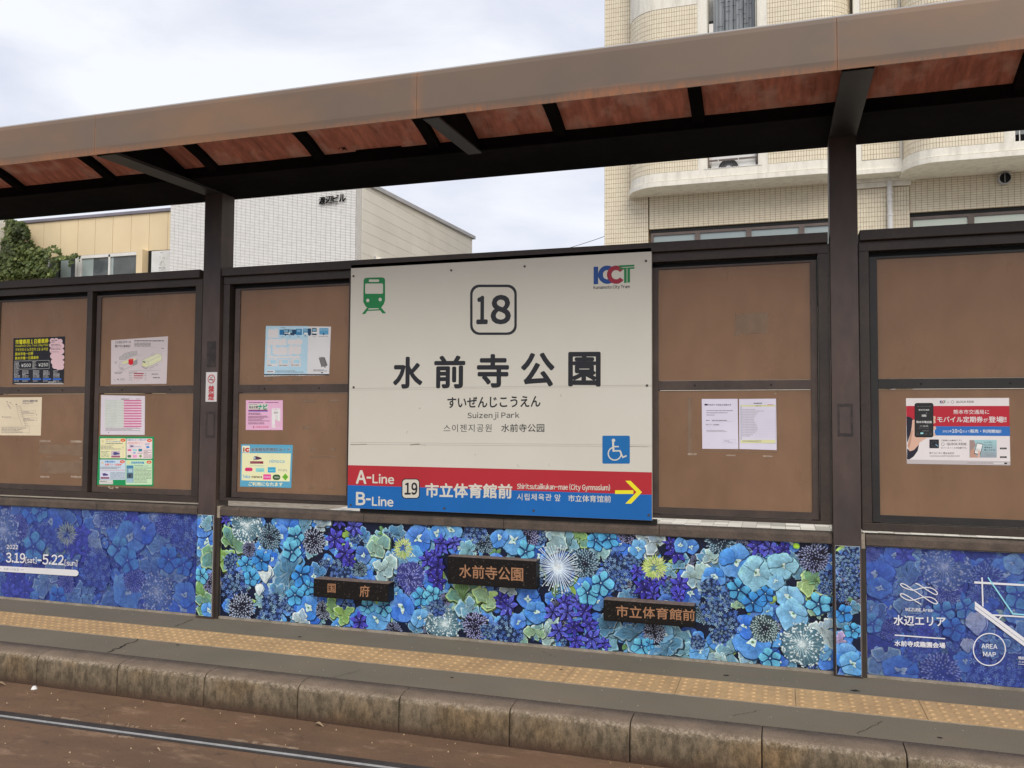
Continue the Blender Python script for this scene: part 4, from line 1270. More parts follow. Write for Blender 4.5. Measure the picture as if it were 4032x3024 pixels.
p.text('定期券発売機', 610, 1168, 820, 1170, 36, BT, bold=.03); p.ell(565, 1162, 24, 24, ink(205, 205, 150))
p.rect(532, 1212, 648, 1495, ink(112, 150, 170)); p.rect(566, 1270, 630, 1326, ink(160, 190, 200)); p.rect(536, 1222, 640, 1256, ink(60, 120, 160)); p.rect(540, 1340, 640, 1420, ink(70, 90, 105)); p.rect(540, 1430, 636, 1492, ink(150, 180, 195)); p.rect(572, 1362, 596, 1384, (.02, .02, .02)); p.rect(572, 1394, 596, 1412, (.02, .02, .02))
p.fine(662, 1205, 935, 1230, 2, ink(90, 120, 150), 1); p.fine(660, 1245, 940, 1500, 12, (0.22, .26, .22), 1, .4)
p.rrect(90, 1452, 312, 1520, 4, (0.74, .73, .72)); p.fine(104, 1464, 210, 1484, 1, (0.1, .1, .1), 1); p.fine(104, 1492, 304, 1506, 1, (0.4, .4, .4), 1)
p.obj('print', M_PRINT, e)
# blue-and-white bus poster: the mascot is left out
T = crop(1020, 1260, .14466)
e, p = poster('poster', 'faded light blue and white poster with a row of small buses on top', 'poster', T, ((190, 160), (1960, 180), (1908, 1500), (140, 1538)), ink(204, 204, 206))
LB = ink(168, 200, 220)
p.poly([(192, 162), (1342, 165), (1310, 1462), (145, 1475)], LB)
rr_ = random.Random(9)
for k in range(260):
    u, v = rr_.uniform(170, 1330), rr_.uniform(180, 1450); p.ell(u, v, 7, 7, ink(198, 218, 230), n=6)
WB = ink(206, 204, 206)
for (u0, v0, u1, v1) in ((250, 255, 530, 465), (225, 520, 745, 680), (775, 530, 1180, 665), (225, 720, 320, 940), (370, 700, 480, 930), (480, 745, 780, 940), (800, 710, 1150, 925), (215, 985, 1130, 1045)):
    p.rrect(u0, v0, u1, v1, 30, WB); 
    for k in range(5): p.ell(rr_.uniform(u0 + 20, u1 - 20), rr_.choice((v0, v1)), 38, 24, WB, n=12)
for (u0, v0, u1, v1) in ((215, 1070, 500, 1260), (535, 1070, 820, 1260), (855, 1065, 1140, 1265)):
    p.rect(u0, v0, u1, v1, WB); p.rect(u0 + 90, v0 + 20, u1 - 30, v0 + 115, ink(160, 200, 232)); p.fine(u0 + 15, v0 + 145, u1 - 20, v0 + 180, 1, (0.1, .1, .12), .9); p.fine(u0 + 10, v0 + 20, u0 + 80, v0 + 130, 4, (0.5, .5, .5), .9, .3)
DB, MBL = ink(28, 66, 100), ink(84, 148, 186)
for (u0, v0, u1, v1, c_) in ((560, 262, 690, 405, ink(40, 110, 160)), (665, 255, 830, 405, DB), (800, 262, 960, 415, ink(50, 70, 90)), (930, 262, 1030, 390, DB), (1010, 240, 1170, 410, ink(52, 120, 165)), (1200, 235, 1340, 400, ink(70, 130, 170)), (1330, 230, 1420, 410, DB), (1440, 220, 1570, 410, ink(40, 48, 60)), (1645, 220, 1890, 395, MBL)):
    p.rrect(u0, v0, u1, v1, 18, c_)
for (u, v) in ((720, 400), (940, 395), (1260, 400), (1375, 405), (1760, 385)): p.ell(u, v, 24, 26, DB, n=14)
for (u0, v0, u1, v1) in ((675, 270, 790, 330), (815, 280, 900, 350), (1040, 260, 1130, 330), (1215, 250, 1320, 310), (1455, 240, 1555, 300), (1665, 235, 1730, 300), (1750, 235, 1800, 290), (1815, 240, 1870, 290)): p.rect(u0, v0, u1, v1, ink(120, 165, 190))
for (u0, v0, u1, v1) in ((800, 340, 850, 395), (1225, 345, 1330, 400), (1450, 320, 1570, 370), (690, 345, 790, 372)): p.rect(u0, v0, u1, v1, ink(206, 214, 220))
for u in (600, 820, 1035, 1235, 1460): p.fine(u, 445, u + 80, 465, 1, (0.2, .22, .25), 1)
p.fine(1625, 437, 1880, 456, 1, (0.15, .15, .15), 1); p.fine(575, 200, 835, 225, 1, (0.12, .18, .25), 1)
p.fine(435, 1370, 1345, 1435, 2, (0.14, .17, .2), 1, .45); p.rect(215, 1370, 430, 1440, WB); p.fine(225, 1385, 380, 1425, 1, (0.06, .06, .08), 1); p.fine(1480, 1345, 1850, 1400, 2, (0.15, .15, .16), 1); p.rrect(1688, 1418, 1745, 1450, 14, (0.1, .1, .11))
p.rect(142, 1470, 1908, 1502, (0.03, .035, .045)); p.fine(270, 1494, 1780, 1512, 1, (0.7, .7, .7), 1); p.fine(150, 1508, 1900, 1528, 1, (0.1, .14, .14), 1)
# the suitcase stays, without its owner
p.poly([(1625, 1035), (1700, 1005), (1790, 1015), (1868, 1230), (1800, 1275), (1695, 1262)], (0.20, .20, .20)); p.line([(1765, 1030), (1838, 1255)], 9, (0.06, .06, .06)); p.line([(1640, 1050), (1710, 1255)], 4, (0.08, .08, .08)); p.line([(1630, 970), (1668, 1035)], 7, (0.4, .4, .4)); p.ell(1795, 1290, 14, 14, K_, n=10); p.ell(1702, 1268, 12, 12, K_, n=10)
p.obj('print', M_PRINT, e)
# pink tram guide
T = crop(930, 1560, .22915)
e, p = poster('leaflet', 'small pink leaflet with green lettering in the pane below the bus poster', 'leaflet', T, ((168, 70), (802, 70), (800, 582), (166, 580)), ink(216, 170, 198))
p.fine(215, 98, 470, 122, 1, ink(120, 70, 110), 1); p.fine(500, 96, 755, 120, 1, ink(130, 60, 110), 1)
p.rect(212, 128, 542, 232, (0.72, .70, .66)); p.text('熊本市電', 224, 190, 374, 188, 38, ink(60, 36, 40), bold=.02); p.text('ナビ', 378, 186, 532, 184, 84, ink(20, 140, 110, 1.2), bold=.05); p.fine(224, 140, 372, 154, 1, (0.08, .08, .08), 1); p.fine(224, 210, 372, 222, 1, (0.4, .3, .3), 1)
p.rect(212, 234, 542, 248, ink(150, 40, 70)); p.rect(212, 250, 542, 264, ink(90, 100, 190))
p.fine(210, 282, 590, 320, 2, ink(90, 50, 90), 1); p.fine(206, 334, 605, 386, 3, ink(110, 50, 90), 1); p.fine(206, 396, 575, 434, 2, ink(110, 60, 90), 1); p.fine(206, 448, 485, 486, 2, ink(110, 60, 90), 1)
p.line([(290, 528), (322, 528)], 6, RED); p.line([(305, 508), (288, 528), (310, 550)], 6, RED); p.fine(335, 508, 560, 546, 2, ink(205, 110, 140), 1)
p.rrect(610, 206, 762, 550, 16, ink(222, 206, 214)); p.rect(622, 240, 668, 485, ink(226, 218, 222)); p.rect(690, 240, 752, 420, ink(228, 220, 224)); p.line([(702, 320), (702, 410)], 8, ink(170, 180, 160)); p.fine(650, 265, 722, 300, 2, (0.15, .12, .14), 1); p.poly([(668, 400), (752, 436), (762, 440), (762, 540), (680, 548), (668, 500)], ink(214, 172, 196)); p.ell(685, 224, 8, 6, (0.3, .2, .25), n=8)
p.obj('print', M_PRINT, e)
# IC card leaflet
e, p = poster('leaflet', 'blue bordered cream leaflet of card brand badges, lowest left of the name sign', 'leaflet', T, ((86, 826), (974, 838), (946, 1576), (66, 1552)), ink(86, 156, 186))
p.poly([(102, 976), (942, 984), (920, 1466), (94, 1446)], ink(228, 218, 176))
p.rect(104, 852, 234, 966, ink(226, 216, 196)); p.text('i', 120, 918, 146, 918, 66, ink(130, 90, 50), bold=.05); p.text('c', 160, 922, 222, 922, 56, ink(198, 30, 40, 1.1), bold=.09)
p.text('全国相互利用ICカード', 252, 915, 932, 918, 62, (0.75, .75, .75), bold=.05); p.text('全国相互利用ICカード', 254, 915, 930, 918, 60, ink(24, 36, 60), bold=.018)
p.poly([(298, 1050), (320, 1030), (360, 1034), (436, 1058), (440, 1072), (380, 1090), (300, 1092)], ink(84, 50, 80)); p.poly([(302, 1048), (332, 1042), (332, 1078), (302, 1078)], ink(170, 190, 206)); p.line([(360, 1030), (378, 1002)], 3, GR); p.line([(290, 1112), (440, 1075)], 3, GR)
p.rect(242, 1118, 468, 1160, ink(130, 40, 66)); p.line([(246, 1146), (410, 1148)], 3, (0.6, .6, .6)); p.text('でんでん', 244, 1192, 345, 1192, 18, ink(110, 150, 180), bold=.01); p.text('nimoca', 350, 1194, 468, 1194, 18, ink(110, 160, 200), bold=.02)
p.text('nimoca', 575, 1114, 830, 1116, 62, ink(72, 158, 196, 1.2), bold=.012)
p.rrect(150, 1226, 284, 1290, 30, ink(218, 60, 120, 1.2)); p.text('SUGOCA', 165, 1260, 275, 1260, 22, ink(120, 20, 60), bold=.02)
p.rect(338, 1236, 484, 1300, ink(130, 200, 200)); p.text('ICOCA', 380, 1284, 446, 1284, 14, ink(40, 110, 130), bold=.02)
p.rrect(544, 1220, 680, 1312, 8, ink(52, 160, 200, 1.2)); p.text('SUGOCA', 560, 1272, 666, 1272, 24, ink(150, 210, 225), bold=.02)
p.text('PiTaPa', 728, 1270, 876, 1272, 40, (0.33, .31, .29), bold=.01)
p.text('Toica', 112, 1378, 240, 1380, 52, ink(92, 165, 205), bold=.04); p.text('manaca', 268, 1388, 442, 1390, 30, ink(74, 56, 40), bold=.035)
p.rrect(466, 1342, 600, 1434, 8, ink(226, 76, 150, 1.2)); p.text('PASMO', 478, 1388, 588, 1388, 26, ink(236, 190, 214), bold=.03)
p.rrect(628, 1346, 760, 1440, 44, ink(46, 84, 46)); p.text('Suica', 660, 1392, 740, 1392, 28, (0.72, .74, .7), bold=.03); p.poly([(848, 1326), (898, 1388), (848, 1448), (790, 1388)], ink(104, 170, 50)); p.text('Kitaca', 816, 1388, 880, 1388, 16, ink(60, 90, 30), bold=.01)
p.text('ご利用になれます', 216, 1506, 800, 1516, 66, ink(222, 222, 186), bold=.03)
p.obj('print', M_PRINT, e)
# two white notices
T = crop(2740, 1550, .15370)
e, p = poster('notice', 'white notice sheet of plain text, left of the white timetable under the right pane', 'notice', T, ((150, 136), (1070, 132), (1090, 1420), (165, 1412)), ink(206, 202, 218))
p.rect(224, 262, 302, 304, ink(40, 44, 70)); p.text('平日ダイヤ改正のお知らせ', 312, 288, 906, 286, 44, (0.08, .08, .1), bold=.02)
p.fine(272, 422, 950, 448, 1, (0.12, .12, .14), 1); p.fine(272, 478, 815, 504, 1, (0.12, .12, .14), 1); p.fine(272, 534, 492, 560, 1, (0.12, .12, .14), 1)
p.fine(258, 670, 350, 700, 1, (0.12, .12, .14), 1); p.fine(414, 670, 948, 700, 1, (0.12, .12, .14), 1); p.line([(414, 706), (948, 708)], 3, GR); p.text('毎日ダイヤ', 258, 792, 410, 792, 30, (0.14, .14, .16)); p.fine(444, 778, 596, 808, 1, (0.12, .12, .14), 1); p.line([(444, 812), (596, 814)], 3, GR)
p.fine(265, 932, 870, 950, 1, (0.3, .3, .32), 1); p.fine(285, 960, 790, 980, 1, (0.3, .3, .32), 1); p.line([(705, 1175), (1020, 1172), (1022, 1268), (708, 1270), (705, 1175)], 2, (0.4, .4, .42)); p.fine(730, 1200, 938, 1225, 1, (0.16, .16, .18), 1); p.fine(820, 1236, 935, 1252, 1, (0.25, .25, .28), 1)
p.obj('print', M_PRINT, e)
e, p = poster('notice', 'white timetable sheet with yellow-green header and foot bars, right of the text notice', 'notice', T, ((1106, 136), (2052, 128), (2070, 1446), (1114, 1418)), ink(206, 202, 218))
p.text('停留場時刻表', 1482, 248, 1696, 246, 30, (0.08, .08, .1), bold=.02); p.rect(1142, 296, 2030, 328, ink(206, 208, 150)); p.text('健軍町方面', 1534, 314, 1668, 312, 22, (0.2, .22, .15), bold=.01); p.fine(1838, 272, 1970, 296, 1, ink(190, 60, 70), 1)
p.rect(1148, 330, 1180, 1180, ink(180, 180, 196)); p.line([(1142, 296), (2030, 290), (2038, 1272), (1150, 1260), (1142, 296)], 3, (0.4, .42, .36)); p.rect(1150, 1186, 2036, 1266, ink(208, 208, 160))
for k in range(17):
    v = 392 + k * 42.5; en = (1505, 1725, 1580, 1545, 1510, 1480, 1480, 1480, 1510, 1545, 1545, 1580, 1580, 1560, 1515, 1455, 1390)[k]
    p.line([(1180, v + 32), (2034, v + 34)], 1.5, (0.5, .5, .52))
    for u in range(1192, en, 31): p.rect(u, v + 4, u + 17, v + 20, (0.36, .36, .38))
p.fine(1190, 1195, 1740, 1245, 3, (0.25, .28, .22), .9)
p.obj('print', M_PRINT, e)
# mobile-pass poster
T = crop(3550, 1550, .20344)
e, p = poster('poster', 'white, red and blue poster with a hand holding a black phone, right pane', 'poster', T, ((84, 88), (2080, 82), (2105, 1390), (100, 1358)), ink(214, 208, 208))
p.poly([(88, 238), (2082, 238), (2092, 634), (96, 632)], ink(172, 38, 54)); p.poly([(640, 630), (2092, 634), (2098, 820), (640, 808)], ink(44, 104, 176))
p.poly([(100, 1274), (2100, 1310), (2104, 1388), (102, 1356)], ink(178, 172, 174))
SK, SK2, SL = ink(206, 168, 150), ink(180, 140, 122), (0.022, 0.022, 0.04)
p.poly([(95, 442), (170, 452), (222, 500), (205, 600), (170, 780), (110, 950), (100, 800)], SL)
p.poly([(205, 540), (262, 560), (300, 840), (500, 850), (420, 900), (345, 945), (320, 1060), (240, 1130), (150, 1110), (110, 1010), (130, 930), (190, 700)], SK)
p.poly([(130, 930), (190, 700), (215, 720), (180, 930), (150, 1060), (112, 1010)], SK2)
p.poly([(108, 1060), (160, 1115), (240, 1090), (335, 985), (310, 1110), (230, 1220), (150, 1272), (104, 1268)], SL)
p.rrect(204, 505, 268, 610, 26, SK)
for (u, v) in ((632, 470), (630, 540)): p.rrect(u - 40, v - 36, u + 26, v + 36, 22, SK)
p.rrect(575, 632, 668, 700, 28, SK); p.rrect(585, 768, 656, 812, 20, SK)
p.rrect(250, 180, 616, 846, 44, (0.012, .012, .015)); p.rrect(264, 196, 602, 828, 32, (0.028, .028, .032))
W9 = (0.66, .66, .66)
p.text('熊本市交通局', 330, 315, 532, 315, 30, W9, bold=.02); p.text('通勤', 388, 425, 478, 425, 42, W9, bold=.03); p.text('熊本市電全線', 286, 548, 584, 550, 44, W9, bold=.03); p.text('12.31', 410, 625, 516, 625, 26, W9, bold=.02); p.fine(350, 612, 400, 640, 2, (0.3, .3, .3), 1)
p.fine(320, 655, 530, 676, 1, (0.12, .12, .12), 1); p.text('18:50:27', 405, 720, 524, 720, 18, (0.4, .4, .4)); p.rrect(364, 752, 418, 782, 4, ink(150, 210, 226)); p.fine(300, 240, 570, 256, 1, (0.15, .15, .15), 1); p.line([(472, 385), (490, 370)], 6, (0.5, .5, .5))
for u in (290, 450, 540): p.fine(u, 756, u + 45, 798, 2, (0.1, .1, .1), 1)
def kct(p, u0, v0, u1, v1):
    w = (u1 - u0) / 3.2; bl, rd, gn = ink(24, 46, 110), ink(150, 30, 60), ink(40, 110, 70); vm = (v0 + v1) / 2; h = (v1 - v0) / 2
    p.rect(u0, v0, u0 + w * .3, v1, bl); p.ring(u0 + w * .95, vm, h * .5, h, bl, 20, 60, 300); p.ring(u0 + w * 1.85, vm, h * .5, h, rd, 20, 40, 320); p.rect(u0 + w * 2.2, v0, u1, v0 + h * .45, gn); p.rect(u0 + w * 2.55, v0, u0 + w * 2.95, v1, gn)
kct(p, 740, 134, 852, 180); p.fine(745, 184, 845, 194, 1, GR, 1)
p.line([(884, 148), (922, 184)], 4, (0.3, .3, .3)); p.line([(884, 184), (922, 148)], 4, (0.3, .3, .3))
for a in range(0, 360, 45): p.ring(985, 160, 22, 30, (0.16, .16, .16), 4, a + 6, a + 36)
p.text('QUICK RIDE', 1056, 162, 1400, 160, 44, (0.09, .09, .09), bold=.015)
p.text('熊本市交通局に', 1004, 352, 1694, 354, 84, (0.78, .74, .74), bold=.012)
p.text('モバイル定期券', 690, 498, 1570, 500, 112, (0.78, .74, .74), bold=.02); p.text('が', 1585, 512, 1665, 512, 78, (0.78, .74, .74), bold=.01); p.text('登場!!', 1685, 500, 2026, 502, 114, (0.78, .74, .74), bold=.02)
p.text('2021年', 792, 728, 968, 728, 46, (0.76, .78, .8), bold=.012); p.text('10', 978, 720, 1074, 720, 68, (0.76, .78, .8), bold=.03); p.text('月', 1080, 728, 1124, 728, 44, (0.76, .78, .8), bold=.01); p.text('1', 1132, 722, 1164, 722, 68, (0.76, .78, .8), bold=.03); p.text('日より', 1180, 730, 1320, 730, 42, (0.76, .78, .8), bold=.01); p.text('販売・利用開始!!', 1330, 724, 1925, 730, 66, (0.76, .78, .8), bold=.02)
p.rrect(538, 886, 722, 1056, 14, (0.02, .022, .03))
for a in range(0, 360, 60): p.ring(630, 970, 42, 60, (0.06, .07, .08), 4, a, a + 36)
p.line([(662, 985), (700, 1015)], 14, ink(120, 160, 190))
p.text('ご利用には専用アプリ', 764, 906, 1166, 906, 30, (0.14, .13, .13), bold=.012); p.text('QUICK RIDE', 874, 978, 1256, 980, 52, (0.07, .07, .07), bold=.02); p.text('のインストールが必要です。', 764, 1048, 1262, 1050, 30, (0.14, .13, .13), bold=.012)
for a in range(0, 360, 45): p.ring(798, 978, 24, 33, (0.12, .12, .12), 4, a + 6, a + 36)
p.text('降りるときに', 540, 1148, 790, 1150, 38, (0.2, .19, .19), bold=.004); p.text('見せるだけ', 804, 1152, 1018, 1154, 38, (0.07, .07, .07), bold=.014); p.fine(540, 1190, 1130, 1224, 2, (0.42, .4, .4), 1, .4)
p.grad(1314, 896, 1840, 1236, ink(150, 190, 195), ink(140, 150, 160)); p.poly([(1316, 900), (1400, 900), (1440, 1000), (1330, 1140), (1318, 1140)], ink(150, 130, 125)); p.poly([(1320, 1236), (1330, 1120), (1400, 1040), (1440, 1200), (1500, 1236)], SK2)
p.poly([(1460, 950), (1580, 975), (1520, 1190), (1398, 1160)], (0.03, .03, .035)); p.poly([(1466, 962), (1568, 985), (1512, 1172), (1412, 1148)], ink(222, 226, 230)); p.fine(1440, 1062, 1520, 1130, 4, (0.5, .5, .5), 1); p.poly([(1480, 1100), (1520, 1110), (1510, 1236), (1470, 1236)], SK)
for t_, v, u1 in (('いつでも、', 942, 1762), ('どこでも、', 992, 1762), ('乗車券を', 1042, 1756), ('購入できる!', 1090, 1812)): p.text(t_, 1598, v, u1, v, 30, ink(56, 76, 84), bold=.01)
p.fine(1610, 1128, 1812, 1206, 4, (0.3, .36, .38), 1, .4)
p.rrect(1902, 1044, 2034, 1076, 6, (0.03, .03, .03)); p.fine(1925, 1052, 2020, 1068, 1, (0.4, .4, .4), 1); p.rrect(1904, 1212, 2034, 1244, 6, (0.03, .03, .03)); p.fine(1925, 1220, 2020, 1236, 1, (0.4, .4, .4), 1)
p.fine(1270, 1332, 1780, 1350, 1, (0.3, .3, .3), 1); p.rect(1780, 1334, 1985, 1358, (0.74, .73, .73)); p.rrect(1985, 1334, 2040, 1364, 10, (0.03, .03, .03))
p.obj('print', M_PRINT, e)
# no-smoking sticker on the left pillar
T = crop(800, 1440, .15)
PY_old = PY
ns = empty('no_smoking_sticker', (.219, .611, 1.55), 'narrow white no smoking sticker with red symbol on the left pillar', 'sticker')
MB().box(.172, .267, .6108, .6118, 1.550, 1.764).obj('sticker_sheet', mat('sticker_white', (0.72, .70, .70), None, 3, .4), ns)
R_ = (0.50, .035, .05)
p = Print(.6104, cell=.004)
def ringw(x, z, r0, r1, col, a0=0, a1=360, n=30): 
    old = p.m; p.m = None; p.ring(x, z, r0, r1, col, n, a0, a1); p.m = old
ringw(.219, 1.714, .026, .032, R_)
p.wpoly([(.199, 1.706), (.232, 1.706), (.232, 1.712), (.199, 1.712)], (0.03, .03, .03)); p.wpoly([(.234, 1.706), (.240, 1.706), (.240, 1.712), (.234, 1.712)], R_)
p.wpoly([(.197, 1.737), (.200, 1.740), (.242, 1.690), (.238, 1.687)], R_)
for k in range(4): p.wpoly([(.213 + k * .005, 1.716 + k * .004), (.216 + k * .005, 1.716 + k * .004), (.219 + k * .005, 1.724 + k * .004), (.216 + k * .005, 1.724 + k * .004)], (0.2, .2, .2))
p.m = lambda u, v: (u, v)
p.text('禁', .196, 1.640, .244, 1.640, .050, R_, bold=.03); p.text('煙', .196, 1.586, .244, 1.586, .050, R_, bold=.03)
p.obj('print', M_PRINT, ns)

# ================================================================== FLOWER MURALS (printed film on boards)
def lerp(a, b, t): return tuple(a[i] + (b[i] - a[i]) * t for i in range(3))
def mul(a, k): return tuple(max(.003, min(.9, v * k)) for v in a)
C_ = lambda r, g, b: tuple(max(.004, v * k) for v, k in zip(ink(r, g, b, 1.32), (.92, 1.0, 1.04)))

class Mural(Print):
    def tri(s, pts, tris, cols, lev):
        q = []
        for (x, z) in pts:
            w1 = noise.noise_vector(Vector((x * 13, z * 13, s.sd))) * .0105
            w2 = noise.noise_vector(Vector((x * 42, z * 42, s.sd + 5))) * .0042
            q.append((x + w1.x + w2.x, z + w1.y + w2.y))
        Print.tri(s, q, tris, cols, lev)
    def begin(s, x, z, r, n):
        c = 0.012
        s.cell = c
        s.L0 = s.lift([x - r * 1.08, x + r * 1.08], [z - r * 1.08, z + r * 1.08], n)
    def petal(s, x, z, ang, r0, r1, w, ci, co, lev, ruf=0.0, n=9, dark=None, vein=None, tipw=0.6):
        """one petal from radius r0 to r1 along ang, half width w, inner and outer colour"""
        ca, sa = math.cos(ang), math.sin(ang)
        def pt(t, o, grow=1.0):
            prof = math.sin(math.pi * min(1, max(0, t)) ** tipw) if tipw != 1 else math.sin(math.pi * t)
            d = r0 + (r1 - r0) * t
            o *= w * (0.12 + prof) * grow
            return (x + d * ca - o * sa, z + d * sa + o * ca)
        ph = s.rnd.uniform(0, 6)
        outline, cols = [], []
        for k in range(n + 1):
            t = k / n
            outline.append((t, 1))
        for k in range(n, -1, -1):
            outline.append((k / n, -1))
        pts = [pt(.45, 0)]
        cols = [lerp(ci, co, .55)]
        for (t, o) in outline:
            rr_ = 1 + ruf * math.sin(t * 17 + ph + o * 2)
            pts.append(pt(t, o * rr_)); cols.append(lerp(ci, co, t ** .7))
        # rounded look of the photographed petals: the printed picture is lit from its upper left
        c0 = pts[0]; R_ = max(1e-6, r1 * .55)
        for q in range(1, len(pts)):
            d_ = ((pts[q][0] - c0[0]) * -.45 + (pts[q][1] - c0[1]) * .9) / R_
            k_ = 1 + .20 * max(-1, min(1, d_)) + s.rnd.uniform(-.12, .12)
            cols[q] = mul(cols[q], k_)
        m_ = len(outline)
        tris = [(0, 1 + k, 1 + (k + 1) % m_) for k in range(m_)]
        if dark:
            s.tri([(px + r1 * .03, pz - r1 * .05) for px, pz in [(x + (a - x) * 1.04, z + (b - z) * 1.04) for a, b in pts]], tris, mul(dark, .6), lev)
        s.tri(pts, tris, cols, lev + 1)
        if vein:
            a, b = pt(.15, 0), pt(.85, 0)
            nx, nz = -sa * r1 * .022, ca * r1 * .022
            s.tri([(a[0] + nx, a[1] + nz), (a[0] - nx, a[1] - nz), (b[0], b[1])], [(0, 1, 2)], vein, lev + 2)
    def disc(s, x, z, r, ci, co, lev, n=12, jag=0.0):
        pts = [(x, z)] + [(x + r * (1 + jag * s.rnd.uniform(-1, 1)) * math.cos(2 * math.pi * k / n), z + r * (1 + jag * s.rnd.uniform(-1, 1)) * math.sin(2 * math.pi * k / n)) for k in range(n)]
        s.tri(pts, [(0, 1 + k, 1 + (k + 1) % n) for k in range(n)], [ci] + [co] * n, lev)
    # --- kinds
    def forget(s, x, z, r):
        s.begin(x, z, r, 14); L = s.L0; a0 = s.rnd.uniform(0, 6)
        hue = s.rnd.choice((C_(84, 166, 228), C_(64, 142, 216), C_(104, 182, 232)))
        s.disc(x + r * .05, z - r * .1, r * .8, C_(14, 30, 70), C_(20, 50, 90), L, 10)
        for k in range(5):
            a = a0 + k * 2 * math.pi / 5 + s.rnd.uniform(-.12, .12)
            s.petal(x, z, a, r * .12, r * s.rnd.uniform(.90, 1.08), r * s.rnd.uniform(.28, .36), mul(hue, .36), hue, L + 1 + (k % 3) * 2, .04, 9, C_(16, 60, 120), tipw=1.5)
        s.disc(x, z, r * .22, C_(20, 70, 120), C_(24, 58, 100), L + 10, 10); s.disc(x, z, r * .13, C_(40, 110, 150), C_(12, 30, 60), L + 11, 8); s.disc(x, z, r * .05, C_(220, 236, 235), C_(200, 226, 230), L + 12, 6)
    def thistle(s, x, z, r, tip=None, base=None):
        s.begin(x, z, r, 10); L = s.L0
        tip = tip or s.rnd.choice((C_(150, 146, 200), C_(130, 134, 178), C_(165, 172, 196)))
        base = base or C_(16, 14, 30)
        s.disc(x, z, r * .88, C_(20, 18, 34), base, L, 16, .06)
        N_ = 110
        for k in range(N_, 0, -1):
            f = math.sqrt(k / N_); a = k * 2.39996
            d0, d1 = r * f * .80, r * (f * .98 + .03)
            w = r * (.022 + .028 * (1 - f * .3))
            ca, sa = math.cos(a), math.sin(a)
            lv = L + 1 + int((1 - f) * 6)
            cc = lerp(tip, C_(190, 195, 205), s.rnd.random() * .35) if s.rnd.random() < .8 else base
            p0 = (x + d0 * .82 * ca, z + d0 * .82 * sa); p2 = (x + d1 * ca, z + d1 * sa); m = (x + (d0 * .3 + d1 * .7) * ca, z + (d0 * .3 + d1 * .7) * sa)
            s.tri([p0, (m[0] - w * sa, m[1] + w * ca), p2, (m[0] + w * sa, m[1] - w * ca)], [(0, 1, 2), (0, 2, 3)], [mul(base, .8), cc, mul(cc, 1.15), mul(cc, .75)], lv)
    def hydr(s, x, z, r, col=None):
        s.begin(x, z, r, 24); L = s.L0
        base = col or s.rnd.choice((C_(164, 206, 204), C_(112, 168, 204), C_(140, 192, 200), C_(160, 196, 150), C_(84, 146, 200)))
        a0 = s.rnd.uniform(0, 6); n = s.rnd.choice((4, 5, 5))
        for k in range(n):
            a = a0 + k * 2.4 + s.rnd.uniform(-.3, .3)
            rr_ = r * s.rnd.uniform(.7, 1.4)
            w_ = rr_ * s.rnd.uniform(.26, .44)
            edge = lerp(base, C_(218, 236, 226), s.rnd.uniform(.1, .55))
            inner = lerp(mul(base, .75), C_(70, 130, 190), s.rnd.uniform(0, .45))
            ox, oz = x - r * .25 * math.cos(a), z - r * .25 * math.sin(a)
            tw = s.rnd.uniform(1.1, 1.9)
            Lk = L + 1 + k * 4
            st = s.rnd.getstate()
            s.petal(ox, oz, a, 0, rr_ * 1.2, w_, mul(base, .35), edge, Lk, .20, 16, mul(base, .15), None, tipw=tw)
            s.rnd.setstate(st)
            s.petal(ox, oz, a, r * .04, rr_ * 1.12, w_ * .80, mul(inner, .34), mul(inner, .95), Lk + 1, .10, 10, None, None, tipw=tw)
            for q in (-.42, -.15, .15, .42):
                s.petal(ox, oz, a + q * .6, r * .15, rr_ * (1.0 - abs(q) * .5), r * .012, mul(inner, .5), mul(edge, .8), Lk + 3, 0, 3)
    def deep(s, x, z, r): s.delph(x, z, r * 1.25, s.rnd.choice((C_(44, 98, 196), C_(36, 80, 170), C_(58, 120, 214))))
    def frond(s, x, z, r):
        s.begin(x, z, r, 12); L = s.L0; a0 = s.rnd.uniform(0, 6); col = s.rnd.choice((C_(150, 182, 84), C_(104, 144, 92), C_(176, 206, 110)))
        for k in range(3):
            s.petal(x, z, a0 + k * .8, r * .05, r * s.rnd.uniform(1.0, 1.5), r * .26, mul(col, .3), col, L + 1 + 3 * k, .05, 9, mul(col, .15), mul(col, .5), tipw=1.4)
    def green(s, x, z, r): s.hydr(x, z, r, s.rnd.choice((C_(160, 200, 84), C_(184, 212, 128), C_(128, 172, 92))))
    def pale(s, x, z, r): s.hydr(x, z, r, s.rnd.choice((C_(200, 222, 212), C_(186, 214, 206))))
    def teal(s, x, z, r): s.hydr(x, z, r, s.rnd.choice((C_(120, 172, 196), C_(100, 152, 180), C_(140, 190, 206))))
    def agap(s, x, z, r):
        s.begin(x, z, r, 14); L = s.L0; a0 = s.rnd.uniform(0, 6)
        hue = s.rnd.choice((C_(74, 70, 180), C_(56, 50, 150), C_(88, 92, 200)))
        s.disc(x, z, r * .7, C_(22, 16, 60), C_(34, 26, 90), L, 10)
        for k in range(6):
            a = a0 + k * math.pi / 3 + s.rnd.uniform(-.12, .12)
            s.petal(x, z, a, r * .05, r * s.rnd.uniform(.8, 1.12), r * .155, mul(hue, .3), mul(hue, 1.25), L + 1 + (k % 2) * 3, .0, 7, C_(20, 14, 60), mul(hue, .45), tipw=1.2)
        for k in range(5):
            a = a0 + k * 1.3; d = r * s.rnd.uniform(.25, .5)
            s.disc(x + d * math.cos(a), z + d * math.sin(a), r * .035, C_(200, 200, 230), C_(180, 180, 220), L + 10, 5)
        s.disc(x, z, r * .1, C_(30, 20, 60), C_(20, 14, 50), L + 9, 6)
